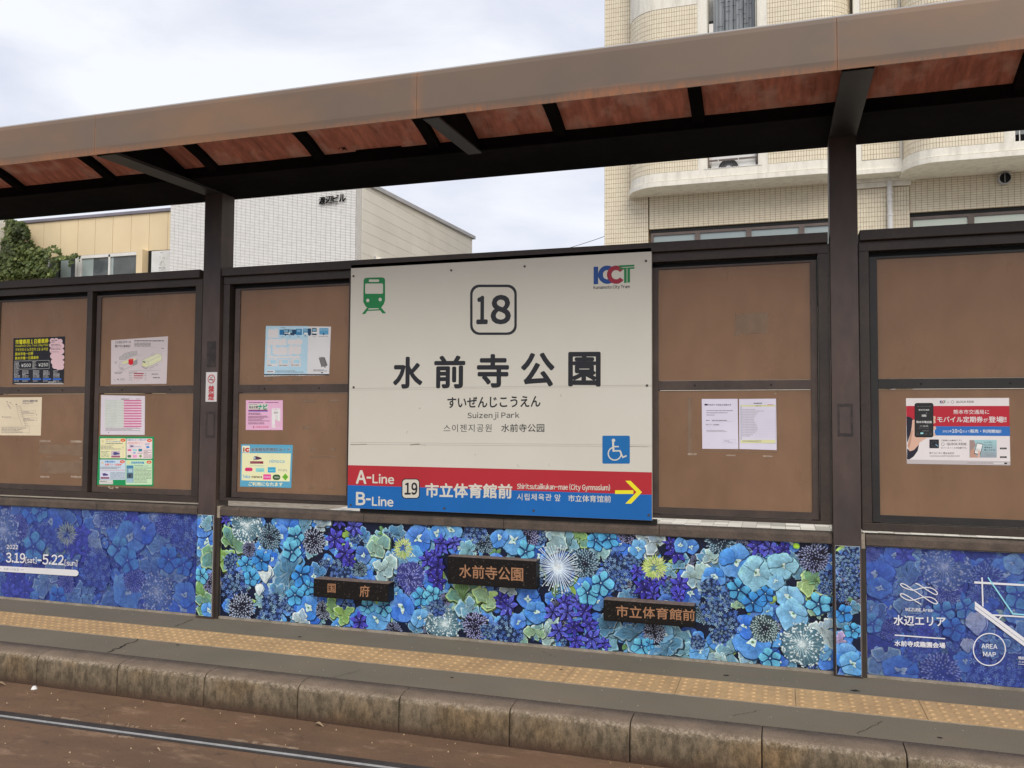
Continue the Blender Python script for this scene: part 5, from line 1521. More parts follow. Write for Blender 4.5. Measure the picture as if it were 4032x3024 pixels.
    def delph(s, x, z, r, col=None):
        s.begin(x, z, r, 18); L = s.L0; a0 = s.rnd.uniform(0, 6)
        hue = col or s.rnd.choice((C_(66, 132, 226), C_(48, 110, 212), C_(90, 154, 234)))
        s.disc(x, z, r * .82, mul(hue, .45), mul(hue, .6), L, 12, .1)
        for k in range(5):
            a = a0 + k * 2 * math.pi / 5 + s.rnd.uniform(-.2, .2)
            s.petal(x, z, a, r * .04, r * s.rnd.uniform(.85, 1.1), r * .48, mul(hue, .5), lerp(hue, C_(160, 200, 240), s.rnd.random() * .35), L + 1 + (k % 4) * 3, .06, 10, mul(hue, .22), mul(hue, .7), tipw=1.4)
        for k in range(s.rnd.choice((2, 3, 4))):
            a = a0 + k * 1.57 + s.rnd.uniform(-.5, .5)
            s.petal(x, z, a, 0, r * s.rnd.uniform(.22, .42), r * s.rnd.uniform(.08, .15), C_(150, 190, 190), C_(206, 224, 200), L + 13, .1, 5, C_(40, 80, 140))
        s.disc(x, z, r * .08, C_(70, 80, 50), C_(110, 130, 90), L + 16, 6)
    def ldelph(s, x, z, r): s.delph(x, z, r, s.rnd.choice((C_(120, 174, 232), C_(140, 190, 236))))
    def umbel(s, x, z, r, col=None):
        s.begin(x, z, r, 8); L = s.L0
        col = col or C_(206, 222, 222)
        s.disc(x, z, r * .9, C_(96, 130, 140), C_(60, 90, 104), L, 16, .12)
        for k in range(26):
            a = k * 2 * math.pi / 26; w = r * .012
            s.tri([(x - w * math.sin(a), z + w * math.cos(a)), (x + w * math.sin(a), z - w * math.cos(a)), (x + r * .95 * math.cos(a), z + r * .95 * math.sin(a))], [(0, 1, 2)], mul(col, .9), L + 1)
        for k in range(150):
            f = math.sqrt(s.rnd.random()); a = s.rnd.uniform(0, 6.3); d = r * f
            rr_ = r * s.rnd.uniform(.025, .06)
            px, pz = x + d * math.cos(a), z + d * math.sin(a)
            b = s.rnd.uniform(0, 6)
            pts = [(px, pz)] + [(px + rr_ * (1.3 if q % 2 else .6) * math.cos(b + q * .628), pz + rr_ * (1.3 if q % 2 else .6) * math.sin(b + q * .628)) for q in range(10)]
            s.tri(pts, [(0, 1 + q, 1 + (q + 1) % 10) for q in range(10)], mul(col, s.rnd.uniform(.72, 1.05)), L + 2 + k % 4)
    def burst(s, x, z, r):
        s.begin(x, z, r, 8); L = s.L0; col = C_(196, 204, 240)
        s.disc(x, z, r * .6, C_(110, 130, 180), C_(60, 80, 120), L, 14, .2)
        for k in range(54):
            a = k * 2.39996; d = r * s.rnd.uniform(.7, 1.05); w = r * .013
            px, pz = x + d * math.cos(a), z + d * math.sin(a)
            s.tri([(x - w * math.sin(a), z + w * math.cos(a)), (x + w * math.sin(a), z - w * math.cos(a)), (px + w * math.sin(a), pz - w * math.cos(a)), (px - w * math.sin(a), pz + w * math.cos(a))], [(0, 1, 2), (0, 2, 3)], col, L + 1 + k % 3)
            s.disc(px, pz, r * .035, col, mul(col, .9), L + 4, 6)
        s.disc(x, z, r * .2, C_(222, 226, 240), col, L + 5, 8)
    def stars(s, x, z, r):
        s.begin(x, z, r, 8); L = s.L0
        s.disc(x, z, r * .85, C_(14, 24, 52), C_(24, 40, 80), L, 14, .15)
        for k in range(16):
            a = k * 2.4; w = r * .012; d = r * .8
            s.tri([(x - w * math.sin(a), z + w * math.cos(a)), (x + w * math.sin(a), z - w * math.cos(a)), (x + d * math.cos(a), z + d * math.sin(a))], [(0, 1, 2)], C_(60, 84, 104), L + 1)
        for k in range(34):
            f = math.sqrt((k + .5) / 34); a = k * 2.39996 + s.rnd.uniform(-.2, .2); d = r * f
            hue = lerp(C_(74, 112, 204), C_(158, 190, 240), s.rnd.random())
            px, pz = x + d * math.cos(a), z + d * math.sin(a); rr_ = r * s.rnd.uniform(.12, .2); b = s.rnd.uniform(0, 6)
            for q in range(6):
                t = b + q * math.pi / 3
                s.tri([(px, pz), (px + rr_ * .5 * math.cos(t - .3), pz + rr_ * .5 * math.sin(t - .3)), (px + rr_ * math.cos(t), pz + rr_ * math.sin(t)), (px + rr_ * .5 * math.cos(t + .3), pz + rr_ * .5 * math.sin(t + .3))], [(0, 1, 2), (0, 2, 3)], [mul(hue, .55), hue, mul(hue, 1.1), mul(hue, .8)], L + 2 + k % 5)
    def scab(s, x, z, r):
        s.begin(x, z, r, 8); L = s.L0
        for k in range(60):
            a = k * 2.39996; f = math.sqrt((k + 1) / 60); d = r * f; rr_ = r * .11
            px, pz = x + d * math.cos(a), z + d * math.sin(a)
            cc = lerp(C_(222, 228, 150), C_(170, 194, 96), s.rnd.random())
            s.petal(x + d * .7 * math.cos(a), z + d * .7 * math.sin(a), a, 0, r * .42, r * .05, mul(cc, .6), cc, L + 1 + int((1 - f) * 4), 0, 4)
    def pin(s, x, z, r):
        s.begin(x, z, r, 8); L = s.L0
        s.disc(x, z, r * .8, C_(38, 38, 90), C_(54, 58, 120), L, 14, .1)
        for k in range(150):
            a = s.rnd.uniform(0, 6.3); d = r * s.rnd.uniform(.1, .85); l = r * .22; w = r * .014; b = a + s.rnd.uniform(-.9, .9)
            px, pz = x + d * math.cos(a), z + d * math.sin(a)
            cc = lerp(C_(96, 100, 190), C_(160, 164, 226), s.rnd.random())
            s.tri([(px - w * math.sin(b), pz + w * math.cos(b)), (px + w * math.sin(b), pz - w * math.cos(b)), (px + l * math.cos(b), pz + l * math.sin(b))], [(0, 1, 2)], cc, L + 1 + k % 5)
    def spike(s, x, z, r): s.thistle(x, z, r, C_(128, 160, 176), C_(30, 46, 60))
    def gthistle(s, x, z, r): s.thistle(x, z, r, C_(158, 180, 176), C_(44, 60, 64))
    def tulip(s, x, z, r):
        s.begin(x, z, r, 12); L = s.L0; col = C_(206, 222, 230)
        for k, (da, w) in enumerate(((.5, .5), (-.5, .5), (0, .55))):
            s.petal(x, z - r * .8, math.pi / 2 + da * .5, 0, r * 1.7, r * w, mul(col, .8), mul(col, .95 - .12 * (k == 0)), L + 1 + 3 * k, .03, 9, C_(70, 100, 140), tipw=1.3)
    def pink(s, x, z, r): s.hydr(x, z, r, C_(206, 168, 208))
    def ball(s, x, z, r):
        s.begin(x, z, r, 2); s.disc(x, z, r, C_(176, 212, 70), C_(120, 160, 40), s.L0 + 1, 14)

FILL = ['delph', 'teal', 'stars', 'hydr', 'thistle', 'delph', 'delph', 'teal', 'frond', 'stars', 'deep', 'deep']
def mural(name, lab, x0, x1, z0, z1, items, seed, tint=None, parent_label=None, cat='mural', group='flower print boards along the platform', y=.6595, extra=None):
    e = empty(name, ((x0 + x1) / 2, y, z0), lab, cat, group)
    MB().box(x0, x1, y - .003, y, z0, z1).obj('backing_board', M_WHITE, e)
    p = Mural(y - .0036, clip=(x0 + .001, x1 - .001, z0 + .001, z1 - .001), tint=tint)
    p.rnd = random.Random(seed); p.sd = seed * 1.7
    Print.tri(p, [(x0, z0), (x1, z0), (x1, z1), (x0, z1)], [(0, 1, 2), (0, 2, 3)], C_(12, 20, 44), 0)
    # loose filling first, then the flowers one can name
    xx = x0
    r_ = p.rnd
    nfill = int((x1 - x0) * (z1 - z0) / .0052)
    for k in range(nfill):
        getattr(p, r_.choice(FILL))(r_.uniform(x0, x1), r_.uniform(z0, z1), r_.uniform(.035, .062))
    for c, kind, u, v, r in items:
        a, b = at(c(u, v), y=y), at(c(u + 50, v), y=y)
        rad = (b.x - a.x) / 50 * r
        if a.x < x0 - rad * .6 or a.x > x1 + rad * .6: continue
        getattr(p, kind)(a.x, a.z, rad)
    o = p.obj('print', M_MURAL, e)
    if extra:
        extra(p).obj('lettering', M_SIGN, e)
    return e

def L_(c, s):
    res = []
    for t in s.split(';'):
        t = t.strip()
        if not t: continue
        k, nums = t.split(' ', 1)
        for tri in nums.split('|'):
            u, v, r = (float(q) for q in tri.split(','))
            res.append((c, k, u, v, r))
    return res
centre = (
 L_(Fc, "green 150,370,130|120,520,90|1250,500,90;hydr 1750,540,150|1560,430,150;teal 720,680,170|610,860,90|870,210,80|2050,330,120;pale 1010,220,110|1640,620,120;"
        "stars 190,800,140|560,1000,140|1220,640,120|150,570,80|700,980,70;delph 700,240,120|900,1010,120|1560,1120,140|1810,1010,130|1980,1110,95|1960,350,140|1920,500,90|1180,1190,70|640,320,90;"
        "thistle 955,370,125|255,1020,140|330,440,75|1050,1040,90|1730,1230,90;spike 530,330,120|1400,640,80;umbel 310,210,165|2160,1170,140;agap 1160,350,110|1260,490,110|1340,230,100|1200,180,70|1310,560,70|2060,540,95|2110,690,100|2180,430,90|2160,800,60|1400,1150,95|100,160,50;"
        "pin 1890,710,170;tulip 490,690,95|430,840,55;forget 780,320,98|740,465,98|300,590,78|450,560,90|350,720,82|830,695,98|770,890,92|905,820,65|1990,910,85|2090,890,90|1470,1000,70|1630,1010,80;green 1140,1020,80|1250,1070,100;pale 840,1150,80;scab 1820,440,95")
 + L_(Mc, "green 300,830,180|560,880,160|1430,280,110;teal 380,960,150|1780,1230,160|1960,1210,150|1690,1130,100|1330,330,100;pale 1190,290,140|2100,300,150|1120,1180,140|760,790,70;hydr 1000,1180,100|350,400,80|1580,430,110;"
        "spike 1480,540,150|510,330,110;thistle 930,280,120|430,1140,140|2140,1200,110|1890,260,95;umbel 130,1120,160;stars 430,210,120|750,1180,160|560,1190,80|1800,580,170|1950,490,90|1800,700,110|60,960,100;"
        "delph 190,210,120|60,240,90|800,310,130|660,290,90|940,870,120|1010,1000,115|1600,900,90|850,1100,80|2000,390,90;agap 100,350,90|230,330,75|60,560,100|60,700,90|740,940,120|680,880,80|2060,780,120|1990,620,80|2110,700,70|30,450,70;"
        "agap 1170,1000,95|1290,900,80|1420,900,85|1680,1310,75|1560,1270,115|1400,1290,95|1240,1190,105|1530,1120,95|1480,990,95|1310,1010,105|1380,1150,95;burst 1220,580,230;forget 920,410,105|1590,320,98|1710,290,98|1510,820,118|1650,730,118|2030,1340,105|10,830,70;scab 2150,580,115")
 + L_(Gc, "teal 560,370,160|1440,380,120|260,1100,130|1480,520,80;pale 440,530,140|90,180,120|600,320,90|1690,1050,160;hydr 1640,900,90|360,1250,110;green 1560,590,170|1620,560,110;teal 180,1250,140|800,1260,190;pale 700,1330,110|980,1330,80;"
        "spike 700,180,170|560,900,120;agap 280,300,115|320,620,110|130,560,85|290,720,85|60,700,75|1060,240,120|1180,260,110|1310,270,100|230,220,80;delph 860,400,180|640,540,120|330,230,80|1020,1170,200|500,1260,110|1740,1330,130|950,1010,120|1690,1270,90|1150,870,70;"
        "ldelph 1050,500,180|1310,440,150|1370,740,130|1400,900,160|1240,590,90|170,1090,90;stars 620,650,120|640,880,140|1760,560,110|780,980,150|480,1180,90|700,1090,110|1720,650,80;thistle 1610,360,165|70,1070,120;gthistle 1130,1040,150;umbel 1490,1190,230;"
        "forget 880,660,118|1020,790,118|1140,700,85|1650,800,125|1180,1330,115|20,1190,60;scab 80,450,120;ball 1450,245,33")
 + L_(Gc, "stars 1880,400,120|1970,340,120|1990,640,130|1880,720,70|1950,500,90;forget 1890,890,100|1990,1060,95;pink 1860,1170,90;delph 1920,1300,150|1990,1390,140;teal 2000,860,80"))
left = L_(Hc, "hydr 1570,600,160|930,470,140|450,980,160|1660,900,140|180,300,130|1000,380,110;teal 1490,840,120|700,1090,100|1130,1120,150|620,330,100;pale 1020,360,90|880,560,110|560,860,80;delph 1140,400,130|1270,520,140|1250,1050,170|1780,1210,150|500,390,120|1400,450,120|1800,1080,110|300,1130,90;"
  "agap 740,600,110|800,500,100|160,970,150|250,1040,90|100,1060,90|860,700,90|1300,300,90;thistle 1620,390,130|1310,930,120|650,970,90|200,430,100;spike 1090,270,150|960,760,120;stars 960,860,160|400,480,120|1800,500,170|1820,640,100|560,560,110|1440,1180,100;umbel 40,470,170|1530,1060,170|1500,320,60;scab 660,500,95;"
  "forget 340,620,118|1170,640,112|1250,750,108|1640,740,112|570,1100,92|310,290,85|400,270,85|1790,800,80;delph 2000,560,100|1960,430,90;green 2080,700,110|1990,1130,120;thistle 2050,970,95;forget 1960,900,70;delph 2030,1240,80|2110,1260,80;hydr 2040,330,90")
right = L_(Kc, "hydr 900,560,220|870,780,190|700,1300,170|1080,900,100;teal 1080,470,130|700,620,120|1600,1000,110;delph 600,480,170|620,620,120|820,1400,190|1800,480,190|1880,860,120|760,330,120|1680,620,100|1420,1300,120;ldelph 1870,400,110|540,820,100;"
  "stars 1050,1120,170|1000,990,120|1650,1350,220|1850,1450,180|960,1230,120|1800,1240,130;thistle 1250,680,130|540,310,90|720,1010,120|1190,1400,210;spike 1620,560,200|1530,700,120;umbel 1230,430,250;agap 860,310,110|1050,1030,90|1350,330,80;"
  "forget 1210,850,118|1430,820,118|1310,1000,118|560,960,108|1920,700,160;tulip 1530,960,130|1440,1160,90;teal 1900,1100,150|1700,1180,120")
TINT = lambda c: tuple(a * .27 + b * .36 for a, b in zip(c, (0.075, 0.12, 0.62)))
def left_print(p):
    top = max(p.h.values()) + 3
    p = Print(p.y - Print.STEP * top, wall_map(Hc, .6595), cell=.02, clip=p.clip)
    Wt = (0.78, .78, .82)
    p.text('2022', 80, 619, 190, 623, 40, Wt, bold=.02)
    p.text('3.19', 76, 722, 258, 730, 94, Wt, bold=.02, gap=.08); p.text('[sat]', 264, 748, 368, 752, 60, Wt, bold=.02, gap=.08); p.text('–', 380, 748, 416, 750, 8, Wt, bold=.03)
    p.text('5.22', 428, 740, 632, 748, 96, Wt, bold=.02, gap=.08); p.text('[sun]', 642, 774, 762, 778, 60, Wt, bold=.02, gap=.08)
    p.poly([(-60, 800)] + [(0 + 745, 842)] + [(745 + 30 * math.cos(a), 873 + 30 * math.sin(a)) for a in [math.radians(-90 + 15 * k) for k in range(13)]] + [(-60, 852)], Wt)
    p.text('未来への伝言', 50, 833, 200, 840, 26, (0.25, .25, .28)); p.text('—', 214, 841, 246, 842, 3, (0.3, .3, .3), bold=.01); p.text('ON', 2, 828, 24, 830, 16, (0.3, .3, .3))
    p.text('ア', -30, 604, 16, 606, 34, Wt, bold=.02); p.text('会', -70, 735, 18, 738, 78, Wt, bold=.02)
    return p
def right_print(p):
    top = max(p.h.values()) + 3
    p = Print(p.y - Print.STEP * top, wall_map(Kc, .6595), cell=.02, clip=p.clip)
    Wt = (0.80, .80, .86)
    # ribbon emblem: two crossing loops
    def rib(dv):
        pts = []
        for k in range(65):
            t = k / 64
            if t < .30:      # left loop
                a = math.radians(10 + 330 * (t / .30)); pts.append((862 - 52 * math.cos(a) * 1.0 + 8, 622 + 26 * math.sin(a) * -1 + 18 * math.cos(a) * -.9))
        return pts
    # drawn as strokes
    A = [(905, 640), (850, 622), (822, 602), (815, 588), (830, 582), (860, 592), (895, 615), (930, 640), (975, 668), (1020, 700), (1070, 735), (1110, 760), (1140, 772), (1158, 770), (1158, 755), (1140, 732), (1105, 712), (1060, 706), (1015, 712), (965, 728), (925, 738), (890, 738), (850, 722), (822, 700), (812, 684), (825, 674), (855, 684), (895, 705), (940, 735), (975, 756), (1005, 774)]
    B = [(905, 640), (935, 646), (970, 636), (1020, 622), (1060, 618), (1105, 624), (1140, 645), (1160, 670), (1156, 686), (1135, 684), (1100, 665), (1060, 640), (1020, 612), (985, 592), (960, 582)]
    def smooth(P_):
        for _ in range(2):
            q = [P_[0]]
            for a, b in zip(P_, P_[1:]):
                q += [(a[0] * .75 + b[0] * .25, a[1] * .75 + b[1] * .25), (a[0] * .25 + b[0] * .75, a[1] * .25 + b[1] * .75)]
            P_ = q + [P_[-1]]
        return P_
    p.line(smooth(A), 9, Wt); p.line(smooth(B), 9, Wt)
    p.text('MIZUBE Area', 864, 824, 1112, 832, 30, Wt, bold=.02)
    p.text('水辺エリア', 754, 922, 1234, 938, 92, Wt, bold=.02)
    p.poly([(762, 1057), (1232, 1091), (1232, 1102), (762, 1068)], Wt)
    p.text('水前寺成趣園会場', 762, 1138, 1232, 1160, 50, Wt, bold=.03)
    # map lines
    p.poly([(1503, 562), (1990, 590), (1990, 608), (1503, 582)], Wt); p.poly([(1568, 526), (1582, 526), (1590, 800), (1576, 790)], Wt)
    p.line([(1633, 530), (1862, 864), (2000, 876)], 12, C_(140, 200, 246)); p.poly([(1670, 868), (2000, 888), (2000, 902), (1690, 884)], Wt); p.line([(1735, 908), (1758, 884)], 12, Wt)
    p.poly([(1507, 748), (2010, 1120), (2010, 1200), (1508, 822)], Wt); p.line([(1508, 788), (2010, 1160)], 3.5, (0.12, .13, .16))
    p.ring(1643, 1196, 144, 154, Wt, 48)
    p.text('AREA', 1570, 1164, 1716, 1170, 40, Wt, bold=.02); p.text('MAP', 1586, 1237, 1704, 1244, 40, Wt, bold=.02)
    p.text('現在地', 1912, 1274, 2010, 1282, 28, Wt, bold=.02); p.text('水前寺', 1912, 1310, 2000, 1318, 16, Wt); p.line([(1912, 1332), (2000, 1338)], 4, Wt)
    return p
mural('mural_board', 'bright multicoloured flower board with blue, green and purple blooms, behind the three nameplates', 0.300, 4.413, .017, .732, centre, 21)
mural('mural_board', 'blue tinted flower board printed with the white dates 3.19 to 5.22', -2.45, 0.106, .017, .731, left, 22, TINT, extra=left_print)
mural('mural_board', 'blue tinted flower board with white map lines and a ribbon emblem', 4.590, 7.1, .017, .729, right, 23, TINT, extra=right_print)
mural('pillar_wrap', 'narrow upright strip of flower print around the foot of the left pillar', .130, .266, .018, .736, left + L_(Hc, "teal 2000,400,60"), 24, y=.6105, cat='pillar wrap', group='flower strips on the pillar feet')
mural('pillar_wrap', 'narrow upright strip of flower print around the foot of the right pillar', 4.426, 4.556, .012, .730, centre, 25, y=.6105, cat='pillar wrap', group='flower strips on the pillar feet')

# ================================================================== BUILDINGS ACROSS THE STREET
def rel(u, y, y0=9.9):
    """x seen at depth y0, carried back along the sight line to depth y"""
    return CAM.x + (u - CAM.x) * (y - CAM.y) / (y0 - CAM.y)

def bay_path(xl, xr, yf, r, yb, off=0.0, n=10):
    pts = [(xl - off, yb), (xl - off, yf + r)]
    for k in range(1, n + 1):
        a = math.pi + (math.pi / 2) * k / n
        pts.append((xl + r + (r + off) * math.cos(a), yf + r + (r + off) * math.sin(a)))
    for k in range(0, n + 1):
        a = 1.5 * math.pi + (math.pi / 2) * k / n
        pts.append((xr - r + (r + off) * math.cos(a), yf + r + (r + off) * math.sin(a)))
    pts.append((xr + off, yb))
    return pts

def clip_path(pts, xa, xb):
    out_ = [p for p in pts if xa - 1e-6 <= p[0] <= xb + 1e-6]
    return out_

def tile_mesh(w, h, t, name, material):
    m = MB()
    m.box(-w / 2, w / 2, -t, 0.0, -h / 2, h / 2)
    m.f = [f for i, f in enumerate(m.f) if i != 4]
    return m.mesh(name, material, (0, 0, 0))

def lay(pts, z0, z1, pw, ph, out_):
    """tile centres along a plan path; each entry (x, y, z, angle)"""
    seg = []
    tot = 0
    for a, b in zip(pts, pts[1:]):
        l_ = math.hypot(b[0] - a[0], b[1] - a[1]); seg.append((tot, l_, a, b)); tot += l_
    n = max(1, round(tot / pw)); pw2 = tot / n
    rows = max(1, round((z1 - z0) / ph)); ph2 = (z1 - z0) / rows
    for i in range(n):
        s_ = (i + .5) * pw2
        for (t0, l_, a, b) in seg:
            if t0 <= s_ <= t0 + l_ + 1e-9:
                t = (s_ - t0) / l_
                x, y = a[0] + (b[0] - a[0]) * t, a[1] + (b[1] - a[1]) * t
                ang = math.atan2(b[1] - a[1], b[0] - a[0])
                for r in range(rows):
                    out_.append((x, y, z0 + (r + .5) * ph2, ang, pw2, ph2))
                break

def place_tiles(tiles, gap, t, material, parent, seed, singles=300, want=lambda q: True):
    """the nearest 300 in view as parts, the rest joined"""
    r_ = random.Random(seed)
    cand = [q for q in tiles if abs(q[3]) < 1e-6 and want(q)]
    cand.sort(key=lambda q: (q[0] - CAM.x) ** 2 + (q[1] - CAM.y) ** 2 + (q[2] - CAM.z) ** 2)
    single = set(id(q) for q in cand[:singles])
    cache = {}
    rest = MB()
    for q in tiles:
        x, y, z, ang, pw, ph = q
        w, h = pw - gap, ph - gap
        if id(q) in single:
            key = (round(w, 4), round(h, 4))
            if key not in cache:
                cache[key] = tile_mesh(w, h, t, 'tile', material)
            link('tile', cache[key], (x, y, z), parent)
        else:
            b = len(rest.v); ca, sa = math.cos(ang), math.sin(ang)
            for (lx, ly, lz) in ((-w / 2, -t, -h / 2), (w / 2, -t, -h / 2), (w / 2, 0, -h / 2), (-w / 2, 0, -h / 2), (-w / 2, -t, h / 2), (w / 2, -t, h / 2), (w / 2, 0, h / 2), (-w / 2, 0, h / 2)):
                rest.v.append((x + lx * ca - ly * sa, y + lx * sa + ly * ca, z + lz))
            for f in ((0, 1, 5, 4), (0, 3, 2, 1), (4, 5, 6, 7), (1, 2, 6, 5), (3, 0, 4, 7)):
                rest.f.append(tuple(b + k for k in f))
    tag(rest.obj('tile_cladding', material, parent, recalc=False), kind='stuff')

# ---- cream tiled apartment block, right
ap = empty('apartment_building', (6.0, 12.0, -0.24), 'tall cream tiled apartment block with rounded balcony bays, on the right', 'building')
YL = 10.5
xt0, xt1 = rel(1.221, YL), rel(2.003, YL)
xp0, xp1 = rel(5.345, YL), rel(6.11, YL)
XE = 14.0
MB().box(xt0, XE, YL + .12, 19.0, -.24, 14.5).obj('building_core', M_GROUT, ap)
MB().box(xt0, xt1 - .012, YL, YL + .119, -.24, 14.5).obj('corner_wall', M_GROUT, ap)
MB().box(xt1 + .004, xp0 - .004, YL + .004, YL + .119, 4.895, 14.5).obj('recessed_wall', M_GROUT, ap)
MB().box(xp1 + .004, XE, YL + .004, YL + .119, 4.895, 14.5).obj('recessed_wall', M_GROUT, ap)
MB().box(xp0, xp1, YL - .03, YL + .119, -.24, 5.34).obj('pilaster', M_GROUT, ap)
MB().box(xt1 + .004, xp0 - .004, YL + .004, YL + .119, -.24, 3.4).obj('lower_wall', M_STUCCO, ap)
MB().box(xp1 + .004, XE, YL + .004, YL + .119, -.24, 3.4).obj('lower_wall', M_STUCCO, ap)
tiles = []
lay([(xt0 + .002, YL), (xt1 - .014, YL)], 3.6, 9.9, .0425, .0835, tiles)
lay([(xt1 + .006, YL + .004), (xp0 - .006, YL + .004)], 4.90, 5.70, .0866, .0398, tiles)
lay([(xp1 + .006, YL + .004), (9.6, YL + .004)], 4.90, 5.70, .0895, .0380, tiles)
lay([(xp0 + .002, YL - .03), (xp1 - .002, YL - .03)], 3.6, 5.335, .0440, .080, tiles)
# stepped moulding over the pilaster
MB().box(xp0 - .05, xp1 + .02, YL - .09, YL + .0035, 5.345, 5.425).obj('moulding', M_STUCCO, ap, bevel=.004)
MB().box(xp0 - .05, xp1 + .10, YL - .15, YL + .0035, 5.426, 5.545).obj('moulding', M_STUCCO, ap, bevel=.004)

def bay(xl, xr, yf, r, yb, zt0, opening, top=8.62, lipz=(5.487, 5.572)):
    pts = bay_path(xl, xr, yf, r, yb)
    lip = bay_path(xl, xr, yf, r, yb, .035)
    mid = bay_path(xl, xr, yf, r, yb, .006)
    und = bay_path(xl, xr, yf, r, yb, -.03)
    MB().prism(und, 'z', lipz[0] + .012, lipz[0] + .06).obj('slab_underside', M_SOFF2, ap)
    lo_ = MB().prism(lip, 'z', lipz[0], lipz[1]); lo_.obj('slab_lip', M_STUCCO, ap, bevel=.006)
    MB().prism(bay_path(xl, xr, yf, r, yb, -.004), 'z', lipz[1], lipz[1] + .012).obj('shadow_groove', M_GROUT, ap)
    MB().prism(mid, 'z', lipz[1] + .0125, zt0).obj('plain_band', M_STUCCO, ap)
    x0o, x1o, jw = opening
    ya = yf + .45
    Lp = [p for p in pts if p[0] < x0o - jw - 1e-6] + [(x0o - jw, yf)]
    Rp = [(x1o + jw, yf)] + [p for p in pts if p[0] > x1o + jw + 1e-6]
    MB().prism(Lp + [(x0o - jw, yb)], 'z', zt0 + .0005, top).obj('bay_wall', M_GROUT, ap)
    if x1o + jw < xr - r:
        MB().prism([(x1o + jw, yb)] + Rp, 'z', zt0 + .0005, top).obj('bay_wall', M_GROUT, ap)
        lay(Rp[:-1], zt0 + .002, top, .0432, .0815, tiles)
    lay(Lp[1:], zt0 + .002, top, .0432, .0815, tiles)
    MB().box(x0o - jw + .001, x0o, yf - .006, yb, zt0 + .001, top + .3).obj('window_jamb', M_STUCCO, ap)
    MB().box(x1o, x1o + jw - .001, yf - .006, yb, zt0 + .001, top + .3).obj('window_jamb', M_STUCCO, ap)
    tp = bay_path(xl, xr, yf, r, yb, .012)
    Lq = [p for p in tp if p[0] < x0o - jw - .01] + [(x0o - jw - .002, yf - .012), (x0o - jw - .002, yb)]
    MB().prism(Lq, 'z', top + .001, 12.5).obj('upper_band', M_STUCCO, ap)
    Rq = [(x1o + jw + .002, yb), (x1o + jw + .002, yf - .012)] + [p for p in tp if p[0] > x1o + jw + .01]
    MB().prism(Rq, 'z', top + .001, 12.5).obj('upper_band', M_STUCCO, ap)
    MB().box(x0o + .001, x1o - .001, yf + .02, yb, 6.75, 7.45).obj('floor_slab', M_STUCCO, ap)
    MB().box(x0o + .001, x1o - .001, yb - .02, yb, zt0, 6.749).obj('room_wall', M_WHITE, ap)
    MB().box(x0o + .001, x1o - .001, yb - .02, yb, 7.451, 12).obj('room_wall', M_WHITE, ap)
bay(1.600, 5.33, 9.9, .58, YL, 5.728, (2.995, 3.822, .16))
bay(6.06, 9.5, 9.6, .45, YL, 5.665, (7.53, 8.45, .15), lipz=(5.44, 5.525))
# flat recess between the two bays
yr_ = 10.10
MB().box(5.34, 6.055, yr_, YL + .11, 5.50, 12.5).obj('recess_wall', M_STUCCO, ap)
MB().box(5.30, 6.10, yr_ - .035, YL, 5.478, 5.560).obj('slab_lip', M_STUCCO, ap, bevel=.006)
xa_, xb_ = rel(5.423, yr_), rel(5.984, yr_)
MB().box(xa_, xb_, yr_ - .004, yr_ - .0005, 5.715, 8.4).obj('tile_bed', M_GROUT, ap)
lay([(xa_ + .002, yr_ - .004), (xb_ - .002, yr_ - .004)], 5.717, 8.4, .0435, .0815, tiles)
place_tiles(tiles, .0062, .006, M_TILE1, ap, 5, want=lambda q: q[2] < 5.75 and q[2] > 4.7 and q[0] > 1.95)
# upper curtained window with three hanging drapes
x0o, x1o = 2.995, 3.822
m_ = MB()
n_ = 40
for zz in (7.452, 9.4):
    for k in range(n_ + 1):
        m_.v.append((3.09 + .70 * k / n_, 10.16 + .012 * math.sin(k * 1.9), zz))
for k in range(n_): m_.f.append((k, k + 1, n_ + 2 + k, n_ + 1 + k))
m_.obj('curtain', M_CURT, ap, recalc=False)
for xx in (3.27, 3.43, 3.59): MB().box(xx, xx + .008, 10.14, 10.147, 7.452, 9.4).obj('curtain_edge', M_DARK, ap)
MB().box(3.012, 3.085, 10.13, 10.18, 7.46, 8.35).obj('wall_vent', M_WHITE, ap, bevel=.004)
MB().box(3.012, 3.085, 10.128, 10.18, 8.36, 8.40).obj('wall_vent', M_GASKET, ap)
MB().box(3.79, 3.812, 9.98, 10.0, 7.452, 9.4).obj('drain_pipe', M_STUCCO, ap)
MB().box(2.997, 3.82, 9.895, 9.905, 7.99 - .0, 8.03).obj('rust_bar', M_PILLAR, ap)
# drapes: rows of tiny tucks
tk = MB(); r_ = random.Random(8)
for k in range(90):
    xx, zz = r_.uniform(3.10, 3.74), 7.6 + .085 * r_.randint(0, 20)
    tk.box(xx, xx + r_.uniform(.03, .08), 10.139, 10.142, zz, zz + .006)
tag(tk.obj('curtain_tucks', M_DARK, ap), kind='stuff')
